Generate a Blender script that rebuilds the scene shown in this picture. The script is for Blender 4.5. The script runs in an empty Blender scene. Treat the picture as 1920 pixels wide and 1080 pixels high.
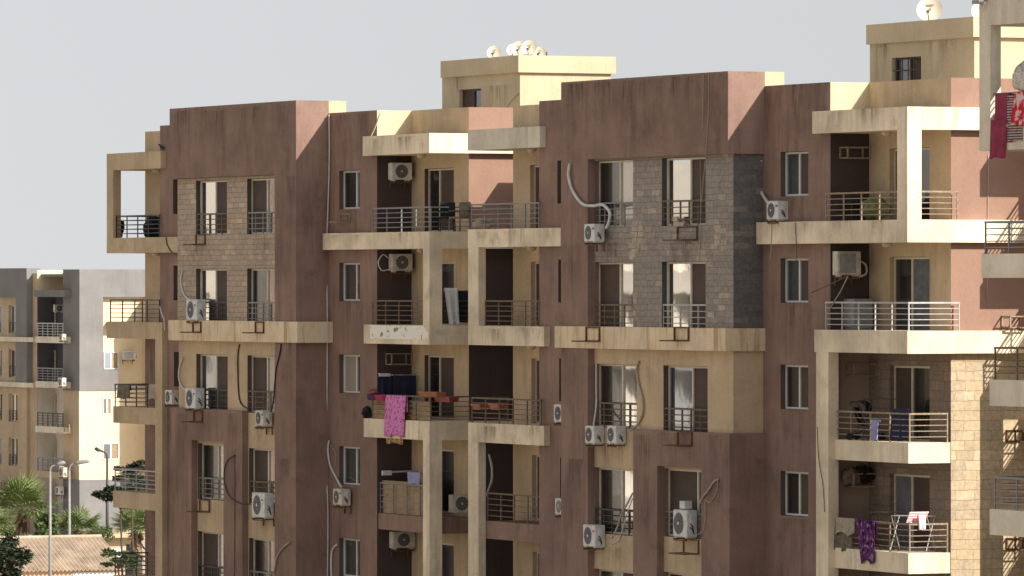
import bpy, math, random
from mathutils import Vector
random.seed(11)
scene = bpy.context.scene
COL = scene.collection
R = math.radians

# ------------------------------------------------------------------ camera, light
EYE = 16.6                 # eye height above the ground (m)
F = 12000.0                # focal length in pixels of the 1920 px photograph (about 225 mm lens)
HY = 536.0                 # horizon row
cd = bpy.data.cameras.new('camera'); cam = bpy.data.objects.new('camera', cd); COL.objects.link(cam)
cd.sensor_width = 36.0; cd.lens = F/1920*36; cd.clip_start = 1.0; cd.clip_end = 6000
cd.shift_y = -4.0/1920
cam.location = (0, 0, EYE); cam.rotation_euler = (R(90), 0, 0)
scene.camera = cam

SUN = Vector((1.281, -0.983, 1.0)).normalized()
w = bpy.data.worlds.new('World'); scene.world = w; w.use_nodes = True
wn = w.node_tree.nodes; wl = w.node_tree.links
bg = wn['Background']; sky = wn.new('ShaderNodeTexSky'); sky.sky_type = 'NISHITA'; sky.sun_disc = False
sky.sun_elevation = math.asin(SUN.z); sky.sun_rotation = math.atan2(SUN.x, SUN.y)
sky.altitude = 50; sky.air_density = 1.0; sky.dust_density = 1.6; sky.ozone_density = 1.0
# hazy desert air: the sky stays pale down to the horizon
tc = wn.new('ShaderNodeTexCoord'); sx_ = wn.new('ShaderNodeSeparateXYZ'); cb_ = wn.new('ShaderNodeCombineXYZ'); mz = wn.new('ShaderNodeMath')
mz.operation = 'MULTIPLY_ADD'; mz.use_clamp = True; mz.inputs[1].default_value = .40; mz.inputs[2].default_value = .13
wl.new(tc.outputs['Generated'], sx_.inputs[0]); wl.new(sx_.outputs[0], cb_.inputs[0]); wl.new(sx_.outputs[1], cb_.inputs[1])
wl.new(sx_.outputs[2], mz.inputs[0]); wl.new(mz.outputs[0], cb_.inputs[2]); wl.new(cb_.outputs[0], sky.inputs['Vector'])
hs = wn.new('ShaderNodeHueSaturation'); hs.inputs['Saturation'].default_value = 0.10
wl.new(sky.outputs[0], hs.inputs['Color']); wl.new(hs.outputs[0], bg.inputs['Color'])
bg.inputs['Strength'].default_value = 0.070
sd = bpy.data.lights.new('sun', 'SUN'); so = bpy.data.objects.new('sun', sd); COL.objects.link(so)
sd.energy = 4.1; sd.angle = R(0.5); sd.color = (1.0, 0.905, 0.79)
so.rotation_euler = SUN.to_track_quat('Z', 'Y').to_euler(); so.location = (60, -60, 90)
scene.view_settings.view_transform = 'Standard'; scene.view_settings.look = 'None'
scene.view_settings.exposure = 0.92; scene.view_settings.gamma = 1.0
scene.view_settings.use_curve_mapping = False

# ------------------------------------------------------------------ layout: the street grid
# x runs along the facades towards the camera, y runs into the buildings, z up
_n = math.hypot(5550, 12000)
AX, AY = 5550/_n, -12000/_n
BX, BY = 12000/_n, 5550/_n
TH = math.atan2(AY, AX)

class Site:
    """a facade grid whose origin stands D0 metres off, in column X0 of the photograph"""
    def __init__(s, X0, D0): s.ox = (X0-960)/F*D0; s.oy = D0
    def world(s, x, y, z=0): return (s.ox+AX*x+BX*y, s.oy+AY*x+BY*y, z)
    def dep(s, x, y): return s.oy+AY*x+BY*y
    def fx(s, X, y): t = (X-960)/F; return (t*(s.oy+BY*y)-s.ox-BX*y)/(AX-t*AY)
    def fy(s, X, x): t = (X-960)/F; return (t*(s.oy+AY*x)-s.ox-AX*x)/(BX-t*BY)
    def fz(s, Y, x, y): return EYE+(HY-Y)*s.dep(x, y)/F

# ------------------------------------------------------------------ mesh builder
class MB:
    def __init__(s): s.v = []; s.f = []
    def quad(s, a, b, c, d):
        n = len(s.v); s.v += [a, b, c, d]; s.f.append((n, n+1, n+2, n+3)); return s
    def box(s, x0, x1, y0, y1, z0, z1):
        if x0 > x1: x0, x1 = x1, x0
        if y0 > y1: y0, y1 = y1, y0
        if z0 > z1: z0, z1 = z1, z0
        n = len(s.v)
        s.v += [(x0,y0,z0),(x1,y0,z0),(x1,y1,z0),(x0,y1,z0),(x0,y0,z1),(x1,y0,z1),(x1,y1,z1),(x0,y1,z1)]
        for q in ((0,3,2,1),(4,5,6,7),(0,1,5,4),(1,2,6,5),(2,3,7,6),(3,0,4,7)): s.f.append(tuple(n+i for i in q))
        return s
    def front(s, y, x0, x1, z0, z1, holes=(), dep=0.2, rev=None):
        return s._wall(lambda u, d, z: (u, y+d, z), x0, x1, z0, z1, holes, dep, rev)
    def side(s, x, y0, y1, z0, z1, holes=(), dep=0.2):
        return s._wall(lambda u, d, z: (x-d, u, z), y0, y1, z0, z1, holes, dep)
    def _wall(s, P, u0, u1, z0, z1, holes, dep, rev=None):
        us = sorted({u0, u1} | {min(max(h[i], u0), u1) for h in holes for i in (0, 1)})
        zs = sorted({z0, z1} | {min(max(h[i], z0), z1) for h in holes for i in (2, 3)})
        for i in range(len(us)-1):
            for j in range(len(zs)-1):
                uc = (us[i]+us[i+1])/2; zc = (zs[j]+zs[j+1])/2
                if any(h[0] < uc < h[1] and h[2] < zc < h[3] for h in holes): continue
                s.quad(P(us[i],0,zs[j]), P(us[i+1],0,zs[j]), P(us[i+1],0,zs[j+1]), P(us[i],0,zs[j+1]))
        for h in holes:
            a, b, c, d = max(h[0],u0), min(h[1],u1), max(h[2],z0), min(h[3],z1)
            q = s
            if rev is not None: q = MB(); rev.append(q)
            q.quad(P(a,0,c), P(a,0,d), P(a,dep,d), P(a,dep,c))
            q.quad(P(b,0,c), P(b,dep,c), P(b,dep,d), P(b,0,d))
            q.quad(P(a,0,c), P(a,dep,c), P(b,dep,c), P(b,0,c))
            q.quad(P(a,0,d), P(b,0,d), P(b,dep,d), P(a,dep,d))
        return s
    def tube(s, pts, r, n=8, cap=True):
        pts = [Vector(p) for p in pts]
        rs = r if isinstance(r, (list, tuple)) else [r]*len(pts)
        base = len(s.v); up = None
        for i, p in enumerate(pts):
            t = (pts[min(i+1, len(pts)-1)]-pts[max(i-1, 0)])
            if t.length < 1e-9: t = Vector((0,0,1))
            t.normalize()
            if up is None: up = Vector((0,0,1)) if abs(t.z) < .9 else Vector((1,0,0))
            a = t.cross(up)
            if a.length < 1e-4: a = t.cross(Vector((0,1,0)))
            a.normalize(); b = t.cross(a); up = -b if up.dot(b) < 0 else b
            b = t.cross(a)
            for k in range(n):
                q = 2*math.pi*k/n
                v = p+a*(math.cos(q)*rs[i])+b*(math.sin(q)*rs[i]); s.v.append(tuple(v))
        for i in range(len(pts)-1):
            for k in range(n):
                k2 = (k+1) % n
                s.f.append((base+i*n+k, base+i*n+k2, base+(i+1)*n+k2, base+(i+1)*n+k))
        if cap:
            s.f.append(tuple(base+k for k in range(n))[::-1]); m = base+(len(pts)-1)*n
            s.f.append(tuple(m+k for k in range(n)))
        return s
    def disc(s, c, r, axis='y', n=28, dirn=-1, r2=0):
        """flat disc or ring across the axis"""
        o = []
        for rr in ((r, r2) if r2 else (r,)):
            for k in range(n):
                q = 2*math.pi*k/n; u, z = math.cos(q)*rr, math.sin(q)*rr
                o.append((c[0]+u, c[1], c[2]+z) if axis == 'y' else (c[0], c[1]+u, c[2]+z))
        b = len(s.v); s.v += o
        if r2:
            for k in range(n): s.f.append((b+k, b+(k+1)%n, b+n+(k+1)%n, b+n+k))
        else: s.f.append(tuple(b+k for k in range(n)))
        return s
    def build(s, name, mat, parent=None, loc=None, rz=None, shift=(0,0,0), smooth=False, thick=0):
        me = bpy.data.meshes.new(name)
        sx, sy, sz = shift
        me.from_pydata([(v[0]-sx, v[1]-sy, v[2]-sz) for v in s.v], [], s.f); me.update()
        if smooth:
            for p in me.polygons: p.use_smooth = True
        o = bpy.data.objects.new(name, me); COL.objects.link(o)
        me.materials.append(M[mat] if isinstance(mat, str) else mat)
        if parent: o.parent = parent
        if loc: o.location = loc
        if rz is not None: o.rotation_euler = (0, 0, rz)
        if thick:
            md = o.modifiers.new('thickness', 'SOLIDIFY'); md.thickness = thick; md.offset = 0
        return o

def tag(o, label=None, cat=None, group=None, kind=None):
    if label: o['label'] = label
    if cat: o['category'] = cat
    if group: o['group'] = group
    if kind: o['kind'] = kind
    return o
def empty(name, loc, rz=0):
    o = bpy.data.objects.new(name, None); COL.objects.link(o); o.location = loc; o.rotation_euler = (0,0,rz)
    o.empty_display_size = .3
    return o

# ------------------------------------------------------------------ materials
M = {}
def new_mat(name):
    m = bpy.data.materials.new(name); m.use_nodes = True
    nt = m.node_tree; b = nt.nodes['Principled BSDF']; M[name] = m
    return m, nt.nodes, nt.links, b
def coords(nd, ln, kind='Object', scale=(1,1,1)):
    t = nd.new('ShaderNodeTexCoord'); mp = nd.new('ShaderNodeMapping'); mp.inputs['Scale'].default_value = scale
    ln.new(t.outputs[kind], mp.inputs['Vector']); return mp.outputs[0]
def noise(nd, ln, vec, sc, det=4, rough=.55):
    n = nd.new('ShaderNodeTexNoise'); n.inputs['Scale'].default_value = sc; n.inputs['Detail'].default_value = det
    n.inputs['Roughness'].default_value = rough; ln.new(vec, n.inputs['Vector']); return n.outputs['Fac']
def ramp(nd, ln, fac, p0, p1, c0=(0,0,0,1), c1=(1,1,1,1)):
    r = nd.new('ShaderNodeValToRGB'); e = r.color_ramp.elements
    e[0].position = p0; e[1].position = p1; e[0].color = c0; e[1].color = c1; ln.new(fac, r.inputs[0]); return r.outputs[0]
def mix(nd, ln, fac, a, b, mode='MIX'):
    m = nd.new('ShaderNodeMix'); m.data_type = 'RGBA'; m.blend_type = mode
    for sock, val in ((m.inputs[0], fac), (m.inputs[6], a), (m.inputs[7], b)):
        if isinstance(val, (int, float)): sock.default_value = val
        elif isinstance(val, tuple): sock.default_value = val if len(val) == 4 else val+(1,)
        else: ln.new(val, sock)
    return m.outputs[2]
def bump(nd, ln, b, h, st, dist=.02):
    n = nd.new('ShaderNodeBump'); n.inputs['Strength'].default_value = st; n.inputs['Distance'].default_value = dist
    ln.new(h, n.inputs['Height']); ln.new(n.outputs[0], b.inputs['Normal'])

def plaster(name, base, streak=.5, blotch=.5, stain=(.10,.075,.055), stain_amt=.35, rough=.9):
    m, nd, ln, b = new_mat(name)
    v = coords(nd, ln); vs = coords(nd, ln, scale=(1.5, 1.5, .16)); vf = coords(nd, ln, scale=(6.5, 6.5, .55))
    n1 = noise(nd, ln, v, .42, 6, .62); n2 = noise(nd, ln, vs, 2.1, 7, .68); n3 = noise(nd, ln, vf, 1.3, 5, .6); nm = noise(nd, ln, v, .33, 3, .5)
    dk = tuple(c*.56 for c in base); lt = tuple(min(1, c*1.24) for c in base)
    c = mix(nd, ln, ramp(nd, ln, n1, .5-.22, .5+.22), tuple(a*(1-blotch)+k*blotch for a, k in zip(base, dk)), tuple(a*(1-blotch)+k*blotch for a, k in zip(base, lt)))
    msk = ramp(nd, ln, nm, .38, .66)
    c = mix(nd, ln, mix(nd, ln, streak, (0,0,0), mix(nd, ln, 1.0, ramp(nd, ln, n2, .46, .72), msk, 'MULTIPLY')), c, tuple(k*.78 for k in dk))
    c = mix(nd, ln, mix(nd, ln, streak*.55, (0,0,0), mix(nd, ln, 1.0, ramp(nd, ln, n3, .54, .74), mix(nd, ln, .5, msk, (1,1,1)), 'MULTIPLY')), c, lt)
    n4 = noise(nd, ln, v, 1.3, 8, .72)
    c = mix(nd, ln, mix(nd, ln, stain_amt, (0,0,0), ramp(nd, ln, n4, .55, .70)), c, stain)
    n5 = noise(nd, ln, v, 13, 4, .7)
    c = mix(nd, ln, .2, c, mix(nd, ln, ramp(nd, ln, n5, .3, .7), (.32,.32,.32), (.68,.68,.68)), 'OVERLAY')
    ln.new(c, b.inputs['Base Color']); b.inputs['Roughness'].default_value = rough
    b.inputs['Specular IOR Level'].default_value = .25
    bump(nd, ln, b, noise(nd, ln, v, 24, 5, .7), .45, .012)
    return m
def flat(name, base, rough=.6, metal=0, var=.25, sc=6, spec=.4):
    m, nd, ln, b = new_mat(name)
    v = coords(nd, ln); n1 = noise(nd, ln, v, sc, 5, .65)
    c = mix(nd, ln, ramp(nd, ln, n1, .3, .72), tuple(k*(1-var) for k in base), tuple(min(1, k*(1+var*.6)) for k in base))
    ln.new(c, b.inputs['Base Color']); b.inputs['Roughness'].default_value = rough; b.inputs['Metallic'].default_value = metal
    b.inputs['Specular IOR Level'].default_value = spec
    return m
def stone(name, cols, bw=.50, rh=.175, mortar=(.15,.125,.105), off=0.0):
    m, nd, ln, b = new_mat(name)
    t = nd.new('ShaderNodeTexCoord'); sp = nd.new('ShaderNodeSeparateXYZ'); ln.new(t.outputs['Object'], sp.inputs[0])
    ad = nd.new('ShaderNodeMath'); ad.operation = 'ADD'; ln.new(sp.outputs[0], ad.inputs[0]); ln.new(sp.outputs[1], ad.inputs[1])
    nw = nd.new('ShaderNodeTexNoise'); nw.inputs['Scale'].default_value = 2.2; nw.inputs['Detail'].default_value = 3; ln.new(t.outputs['Object'], nw.inputs['Vector'])
    wv = nd.new('ShaderNodeMath'); wv.operation = 'MULTIPLY_ADD'; wv.inputs[1].default_value = .07; ln.new(nw.outputs['Fac'], wv.inputs[0]); ln.new(sp.outputs[2], wv.inputs[2])
    wu = nd.new('ShaderNodeMath'); wu.operation = 'MULTIPLY_ADD'; wu.inputs[1].default_value = .22; ln.new(nw.outputs['Fac'], wu.inputs[0]); ln.new(ad.outputs[0], wu.inputs[2])
    cb = nd.new('ShaderNodeCombineXYZ'); ln.new(wu.outputs[0], cb.inputs[0]); ln.new(wv.outputs[0], cb.inputs[1])
    def brick(w, h, o, c1, c2):
        k = nd.new('ShaderNodeTexBrick'); k.inputs['Scale'].default_value = 1; k.inputs['Brick Width'].default_value = w
        k.inputs['Row Height'].default_value = h; k.inputs['Mortar Size'].default_value = .006; k.offset = o; k.squash = 1.45; k.squash_frequency = 3; k.offset_frequency = 2
        k.inputs['Color1'].default_value = c1+(1,); k.inputs['Color2'].default_value = c2+(1,); k.inputs['Mortar'].default_value = mortar+(1,)
        ln.new(cb.outputs[0], k.inputs['Vector']); return k
    k1 = brick(bw, rh, .5, cols[0], cols[1]); k2 = brick(bw, rh, .5, (0,0,0), (1,1,1))
    k3 = brick(bw*1.0, rh*2, .37, (0,0,0), (1,1,1))
    v = coords(nd, ln); n1 = noise(nd, ln, v, .7, 4); n2 = noise(nd, ln, v, 9, 6, .7)
    c = mix(nd, ln, ramp(nd, ln, k2.outputs[0], .80, .93), k1.outputs[0], cols[2])
    c = mix(nd, ln, mix(nd, ln, .55, (0,0,0), ramp(nd, ln, k3.outputs[0], .45, .9)), c, cols[3])
    c = mix(nd, ln, ramp(nd, ln, n1, .35, .75), c, mix(nd, ln, .45, c, cols[1]))
    c = mix(nd, ln, .55, c, mix(nd, ln, ramp(nd, ln, n2, .3, .7), (.25,.25,.25), (1.0,.97,.93)), 'SOFT_LIGHT')
    c = mix(nd, ln, k1.outputs['Fac'], c, mortar)
    ln.new(c, b.inputs['Base Color']); b.inputs['Roughness'].default_value = .85
    h = mix(nd, ln, k1.outputs['Fac'], mix(nd, ln, .5, k2.outputs[0], n2), (0,0,0))
    bump(nd, ln, b, h, .8, .02)
    return m
def glass(name, tint=(.02,.024,.028), refl=.5, gcol=(.85,.88,.9), rough=.03):
    m, nd, ln, b = new_mat(name)
    b.inputs['Base Color'].default_value = tint+(1,); b.inputs['Roughness'].default_value = .25
    g = nd.new('ShaderNodeBsdfGlossy'); g.inputs['Roughness'].default_value = rough; g.inputs['Color'].default_value = gcol+(1,)
    ms = nd.new('ShaderNodeMixShader'); ms.inputs[0].default_value = refl
    v = coords(nd, ln); bp = nd.new('ShaderNodeBump'); bp.inputs['Strength'].default_value = .018; bp.inputs['Distance'].default_value = .05
    ln.new(noise(nd, ln, v, 1.3, 2), bp.inputs['Height']); ln.new(bp.outputs[0], g.inputs['Normal'])
    ln.new(b.outputs[0], ms.inputs[1]); ln.new(g.outputs[0], ms.inputs[2])
    ln.new(ms.outputs[0], nd['Material Output'].inputs['Surface'])
    return m
def pattern(name, c1, c2, kind='noise', sc=9, c3=None):
    m, nd, ln, b = new_mat(name); v = coords(nd, ln)
    if kind == 'wave':
        t = nd.new('ShaderNodeTexWave'); t.wave_type = 'BANDS'; t.bands_direction = 'Z'; t.inputs['Scale'].default_value = sc
        t.inputs['Distortion'].default_value = .6; ln.new(v, t.inputs['Vector']); fac = ramp(nd, ln, t.outputs['Fac'], .45, .55)
    elif kind == 'voronoi':
        t = nd.new('ShaderNodeTexVoronoi'); t.inputs['Scale'].default_value = sc; ln.new(v, t.inputs['Vector'])
        n = noise(nd, ln, v, sc*.8, 3); fac = ramp(nd, ln, mix(nd, ln, .5, t.outputs['Distance'], n), .38, .48)
    else: fac = ramp(nd, ln, noise(nd, ln, v, sc, 3, .6), .48, .56)
    c = mix(nd, ln, fac, c1, c2)
    if c3: c = mix(nd, ln, ramp(nd, ln, noise(nd, ln, v, sc*1.7, 2), .58, .62), c, c3)
    ln.new(c, b.inputs['Base Color']); b.inputs['Roughness'].default_value = .95; b.inputs['Specular IOR Level'].default_value = .1
    return m

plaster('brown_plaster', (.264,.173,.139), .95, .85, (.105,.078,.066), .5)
plaster('dark_shade_plaster', (.074,.054,.049), .4, .4, (.06,.045,.04), .3)  # brown plaster darkened so walls in shade come out near black
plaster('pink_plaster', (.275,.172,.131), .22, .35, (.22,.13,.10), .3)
plaster('khaki_plaster', (.53,.41,.27), .6, .6, (.25,.18,.10), .35)
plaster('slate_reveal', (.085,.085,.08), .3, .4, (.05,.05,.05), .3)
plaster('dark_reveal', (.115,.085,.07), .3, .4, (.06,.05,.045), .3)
plaster('taupe_plaster', (.33,.25,.20), .3, .4, (.2,.15,.12), .3)
plaster('beige_plaster', (.77,.655,.49), .9, .9, (.40,.33,.25), .65)
plaster('cream_plaster', (.52,.435,.30), .25, .4, (.45,.34,.19), .3)
plaster('grey_beige_plaster', (.66,.60,.49), .6, .7, (.38,.35,.28), .6)
plaster('grey_plaster', (.195,.192,.195), .35, .5, (.14,.13,.125), .3)
plaster('recess_shade_plaster', (.085,.088,.105), .3, .4, (.06,.06,.07), .3)  # shade of the far block's upper recess put into the plaster colour
plaster('dull_khaki_plaster', (.46,.36,.25), .4, .5, (.2,.16,.12), .4)
plaster('white_plaster', (.66,.62,.55), .35, .4, (.4,.35,.28), .35)
plaster('pale_cream_plaster', (.70,.58,.40), .2, .35, (.5,.4,.26), .3)
stone('tan_stone', [(.40,.31,.225),(.32,.255,.195),(.48,.375,.265),(.28,.23,.19)])
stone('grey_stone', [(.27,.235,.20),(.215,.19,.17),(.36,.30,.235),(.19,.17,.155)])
stone('shaded_grey_stone', [(.125,.12,.118),(.088,.086,.087),(.18,.16,.14),(.075,.074,.077)])  # grey stone darkened to stand for shade on the bay return
stone('cream_stone', [(.40,.32,.205),(.34,.27,.17),(.45,.365,.25),(.29,.245,.19)], .55, .27, (.22,.165,.10))
stone('brown_stone', [(.22,.165,.12),(.17,.13,.10),(.29,.21,.14),(.15,.12,.10)], .55, .27, (.12,.09,.07))
flat('pale_stone', (.42,.36,.28), .9, var=.4, sc=3)
glass('reflecting_glass', (.02,.024,.028), .66, (.92,.92,.92))
glass('dim_glass', (.012,.012,.014), .10)
glass('curtain_glass', (.34,.30,.25), .22)
glass('blue_glass', (.03,.04,.055), .30, (.75,.85,1.0))
glass('grey_glass', (.035,.045,.052), .30)
flat('brown_screen', (.070,.047,.037), .75, var=.2, sc=3)
flat('dark_interior', (.012,.012,.014), .9)
flat('curtain', (.42,.38,.32), .95, var=.35, sc=5)
flat('grey_curtain', (.13,.14,.155), .95, var=.35, sc=4)
flat('aluminium', (.60,.54,.43), .45, var=.15)
flat('white_frame', (.62,.62,.60), .45, var=.12)
flat('grey_rail', (.20,.20,.215), .5, .2, var=.2)
flat('dark_rail', (.055,.052,.055), .55, .2, var=.3)
flat('rusty_rail', (.17,.12,.085), .75, var=.5, sc=9)
flat('white_rail', (.40,.40,.39), .5, var=.2)
flat('rust', (.155,.072,.038), .9, var=.6, sc=12)
flat('old_steel', (.30,.235,.165), .7, var=.5, sc=10)
flat('ac_white', (.62,.62,.60), .5, var=.28, sc=4)
flat('ac_cream', (.56,.52,.44), .55, var=.35, sc=4)
flat('ac_dark', (.045,.045,.048), .6)
flat('ac_grey', (.30,.30,.31), .5)
flat('blue_badge', (.02,.06,.25), .4); flat('red_badge', (.45,.06,.05), .4)
flat('pipe_white', (.58,.57,.55), .6, var=.2); flat('pipe_black', (.022,.02,.02), .6); flat('cable_tan', (.42,.35,.27), .8)
flat('cable_brown', (.10,.075,.06), .8)
flat('dish_cream', (.62,.57,.46), .5, var=.12, sc=3); flat('dark_mark', (.10,.09,.09), .7)
flat('terracotta', (.34,.13,.07), .8); flat('red_plastic', (.22,.045,.035), .5); flat('purple_plastic', (.10,.04,.14), .6)
flat('pink_plastic', (.48,.05,.15), .55)
flat('blue_cloth', (.022,.026,.055), .95); flat('white_cloth', (.55,.56,.58), .95, var=.2); flat('black_cloth', (.013,.013,.016), .95)
flat('lavender_cloth', (.30,.29,.48), .95); flat('red_cloth', (.42,.03,.05), .95, var=.4, sc=4); flat('beige_cloth', (.36,.31,.24), .95, var=.35)
flat('brown_cloth', (.17,.135,.10), .95, var=.5, sc=7); flat('green_cloth', (.16,.17,.075), .9, var=.4, sc=5)
flat('navy_cloth', (.016,.02,.05), .95); flat('crimson_carpet', (.23,.028,.062), .97, var=.3, sc=4)
flat('bamboo', (.40,.29,.165), .85, var=.3, sc=3); flat('wood_board', (.30,.22,.14), .85, var=.3)
pattern('pink_towel', (.46,.025,.25), (.60,.24,.48), 'voronoi', 10)
pattern('gold_cloth', (.07,.045,.03), (.42,.28,.12), 'voronoi', 11)
pattern('purple_rug', (.028,.012,.036), (.11,.03,.13), 'voronoi', 5, (.30,.17,.28))
pattern('striped_cloth', (.05,.035,.04), (.40,.33,.33), 'wave', 5.2, (.24,.035,.05))
pattern('red_stripe', (.55,.04,.05), (.75,.68,.66), 'wave', 7)
pattern('knit', (.30,.28,.25), (.55,.52,.46), 'voronoi', 16)
pattern('red_bag', (.46,.022,.04), (.62,.45,.45), 'noise', 4.0)
flat('sand_ground', (.44,.37,.28), .95, var=.3, sc=.2); flat('asphalt', (.06,.058,.057), .9, var=.3, sc=2)
flat('palm_leaf', (.15,.20,.065), .6, var=.45, sc=2); flat('dry_frond', (.23,.155,.09), .9, var=.4, sc=3)
flat('dark_leaf', (.022,.038,.016), .6, var=.5, sc=1.2); flat('green_leaf', (.07,.115,.03), .6, var=.5, sc=1.5)
flat('bark', (.07,.055,.04), .95, var=.4); flat('roof_tile', (.41,.325,.245), .9, var=.4, sc=1.2); flat('hut_wall', (.52,.37,.26), .9, var=.2)
flat('lamp_grey', (.20,.20,.195), .5, var=.15); flat('lamp_dark', (.035,.037,.042), .5); flat('lamp_lens', (.7,.7,.68), .3)
flat('pigeon_grey', (.03,.035,.05), .8, var=.5, sc=14)
flat('lamp_dome', (.60,.50,.36), .4)
# slab whose paint is peeling in pale flakes
m, nd, ln, b = new_mat('peeling_paint'); v = coords(nd, ln)
n1 = noise(nd, ln, v, 1.1, 5, .6); n2 = noise(nd, ln, v, 3.2, 6, .7); n3 = noise(nd, ln, v, .8, 2)
c = mix(nd, ln, ramp(nd, ln, n1, .36, .39), (.68,.56,.38), (.80,.76,.68))
c = mix(nd, ln, ramp(nd, ln, n2, .575, .59), c, (.22,.19,.15))
ln.new(c, b.inputs['Base Color']); b.inputs['Roughness'].default_value = .95; bump(nd, ln, b, n2, .5, .02)
# band with rust running down from the brackets
m, nd, ln, b = new_mat('stained_beige'); v = coords(nd, ln); vs = coords(nd, ln, scale=(2.4, 2.4, .25))
n1 = noise(nd, ln, vs, 1.5, 5, .65); n2 = noise(nd, ln, v, 1.3, 6, .7); n3 = noise(nd, ln, vs, .8, 3)
c = mix(nd, ln, ramp(nd, ln, n2, .35, .7), (.74,.60,.41), (.58,.46,.31))
c = mix(nd, ln, mix(nd, ln, .7, (0,0,0), ramp(nd, ln, n1, .53, .66)), c, (.32,.19,.085))
c = mix(nd, ln, mix(nd, ln, .75, (0,0,0), ramp(nd, ln, n3, .60, .68)), c, (.66,.60,.50))
ln.new(c, b.inputs['Base Color']); b.inputs['Roughness'].default_value = .9; bump(nd, ln, b, n2, .3, .012)

def stain_mat(name, col, amt):
    m, nd, ln, b = new_mat(name)
    t = nd.new('ShaderNodeTexCoord'); sp = nd.new('ShaderNodeSeparateXYZ'); ln.new(t.outputs['Generated'], sp.inputs[0])
    vs = coords(nd, ln, scale=(5.5, 5.5, .35)); n1 = noise(nd, ln, vs, 1.7, 5, .65)
    fz_ = ramp(nd, ln, sp.outputs[2], .0, .95); xx = nd.new('ShaderNodeMath'); xx.operation = 'PINGPONG'; xx.inputs[1].default_value = .5
    ln.new(sp.outputs[0], xx.inputs[0]); fx_ = ramp(nd, ln, xx.outputs[0], .0, .25)
    a = mix(nd, ln, 1.0, mix(nd, ln, 1.0, fz_, fx_, 'MULTIPLY'), ramp(nd, ln, n1, .38, .68), 'MULTIPLY')
    n2 = noise(nd, ln, coords(nd, ln, scale=(1.0, 1.0, .5)), 1.9, 4, .6)
    a = mix(nd, ln, 1.0, a, ramp(nd, ln, n2, .36, .68), 'MULTIPLY')
    ml = nd.new('ShaderNodeMath'); ml.operation = 'MULTIPLY'; ml.inputs[1].default_value = amt; ln.new(a, ml.inputs[0])
    b.inputs['Base Color'].default_value = col+(1,); b.inputs['Roughness'].default_value = 1; b.inputs['Specular IOR Level'].default_value = .05
    ln.new(ml.outputs[0], b.inputs['Alpha'])
stain_mat('grime_stain', (.045,.034,.029), .62); stain_mat('dust_stain', (.16,.125,.085), .75); stain_mat('rust_stain', (.16,.075,.03), .9); stain_mat('pale_stain', (.50,.42,.36), .55)
def stain(B, X, Y, wd, ht, plane, mat='grime_stain'):
    x = B.S.fx(X, plane); z = B.S.fz(Y, x, plane)
    B.part(MB().quad((x-wd/2, plane-.004, z-ht), (x+wd/2, plane-.004, z-ht), (x+wd/2, plane-.004, z), (x-wd/2, plane-.004, z)), 'stain', mat)
# ------------------------------------------------------------------ setting: ground and road
g = MB(); g.quad((-900,-80,0),(900,-80,0),(900,2600,0),(-900,2600,0)); tag(g.build('ground', 'sand_ground'), kind='structure')
S = Site(620, 210.0)
g = MB()
def gp(x, y, z): return S.world(x, y, z)
g.quad(gp(-220,-19,.004), gp(160,-19,.004), gp(160,-9,.004), gp(-220,-9,.004)); tag(g.build('road', 'asphalt'), kind='structure')
g = MB()
for (a, b_) in ((-8.9, -3), (-25, -19.1)):
    c = [gp(-220,a,0), gp(160,a,0), gp(160,b_,0), gp(-220,b_,0)]
    t = [(q[0], q[1], .13) for q in c]
    g.quad(*t)
    for i in range(4): g.quad(c[i], c[(i+1)%4], t[(i+1)%4], t[i])
tag(g.build('pavement', 'sand_ground'), kind='structure')

# ------------------------------------------------------------------ shared building pieces
class Block:
    def __init__(s, name, label, site, xc, cat='building'):
        s.S = site; s.xc = xc
        s.root = empty(name, site.world(xc, 0, 0), TH); tag(s.root, label, cat)
    def part(s, mb, name, mat, parent=None, **k):
        return mb.build(name, mat, parent or s.root, shift=(s.xc, 0, 0), **k)

def win(B, y, x0, x1, z0, z1, panes=('reflecting_glass', 'brown_screen'), split=.5, frame='aluminium', axis='y', rail=None, kind='window', t=.055, gap=0):
    """frame (part), two panes and a grille (sub-parts); y is the plane of the frame's face"""
    fr = MB()
    def bx(mb, a, b, d0, d1, c, d):
        if axis == 'y': mb.box(a, b, y+d0, y+d1, c, d)
        else: mb.box(y-d0, y-d1, a, b, c, d)
    xm = x0+(x1-x0)*split
    bx(fr, x0, x0+t, 0, .08, z0, z1); bx(fr, x1-t, x1, 0, .08, z0, z1)
    bx(fr, x0+t, x1-t, 0, .08, z1-t, z1); bx(fr, x0+t, x1-t, 0, .08, z0, z0+t)
    bx(fr, xm-t*.7, xm+t*.7, .012, .075, z0+t, z1-t)
    o = B.part(fr, kind, frame)
    p = MB(); bx(p, x0+t*.6, xm, .035, .045, z0+t*.6, z1-t*.6); B.part(p, 'pane', panes[0], o)
    p = MB(); bx(p, xm, x1-t*.6, .055, .065, z0+t*.6, z1-t*.6); B.part(p, 'pane', panes[1], o)
    if rail:
        B.part(rails([(x0-.03, y-.10), (x1+.03, y-.10)], z0+.01, .70, 4, .62), 'railing', rail, o)
    return o
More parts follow.
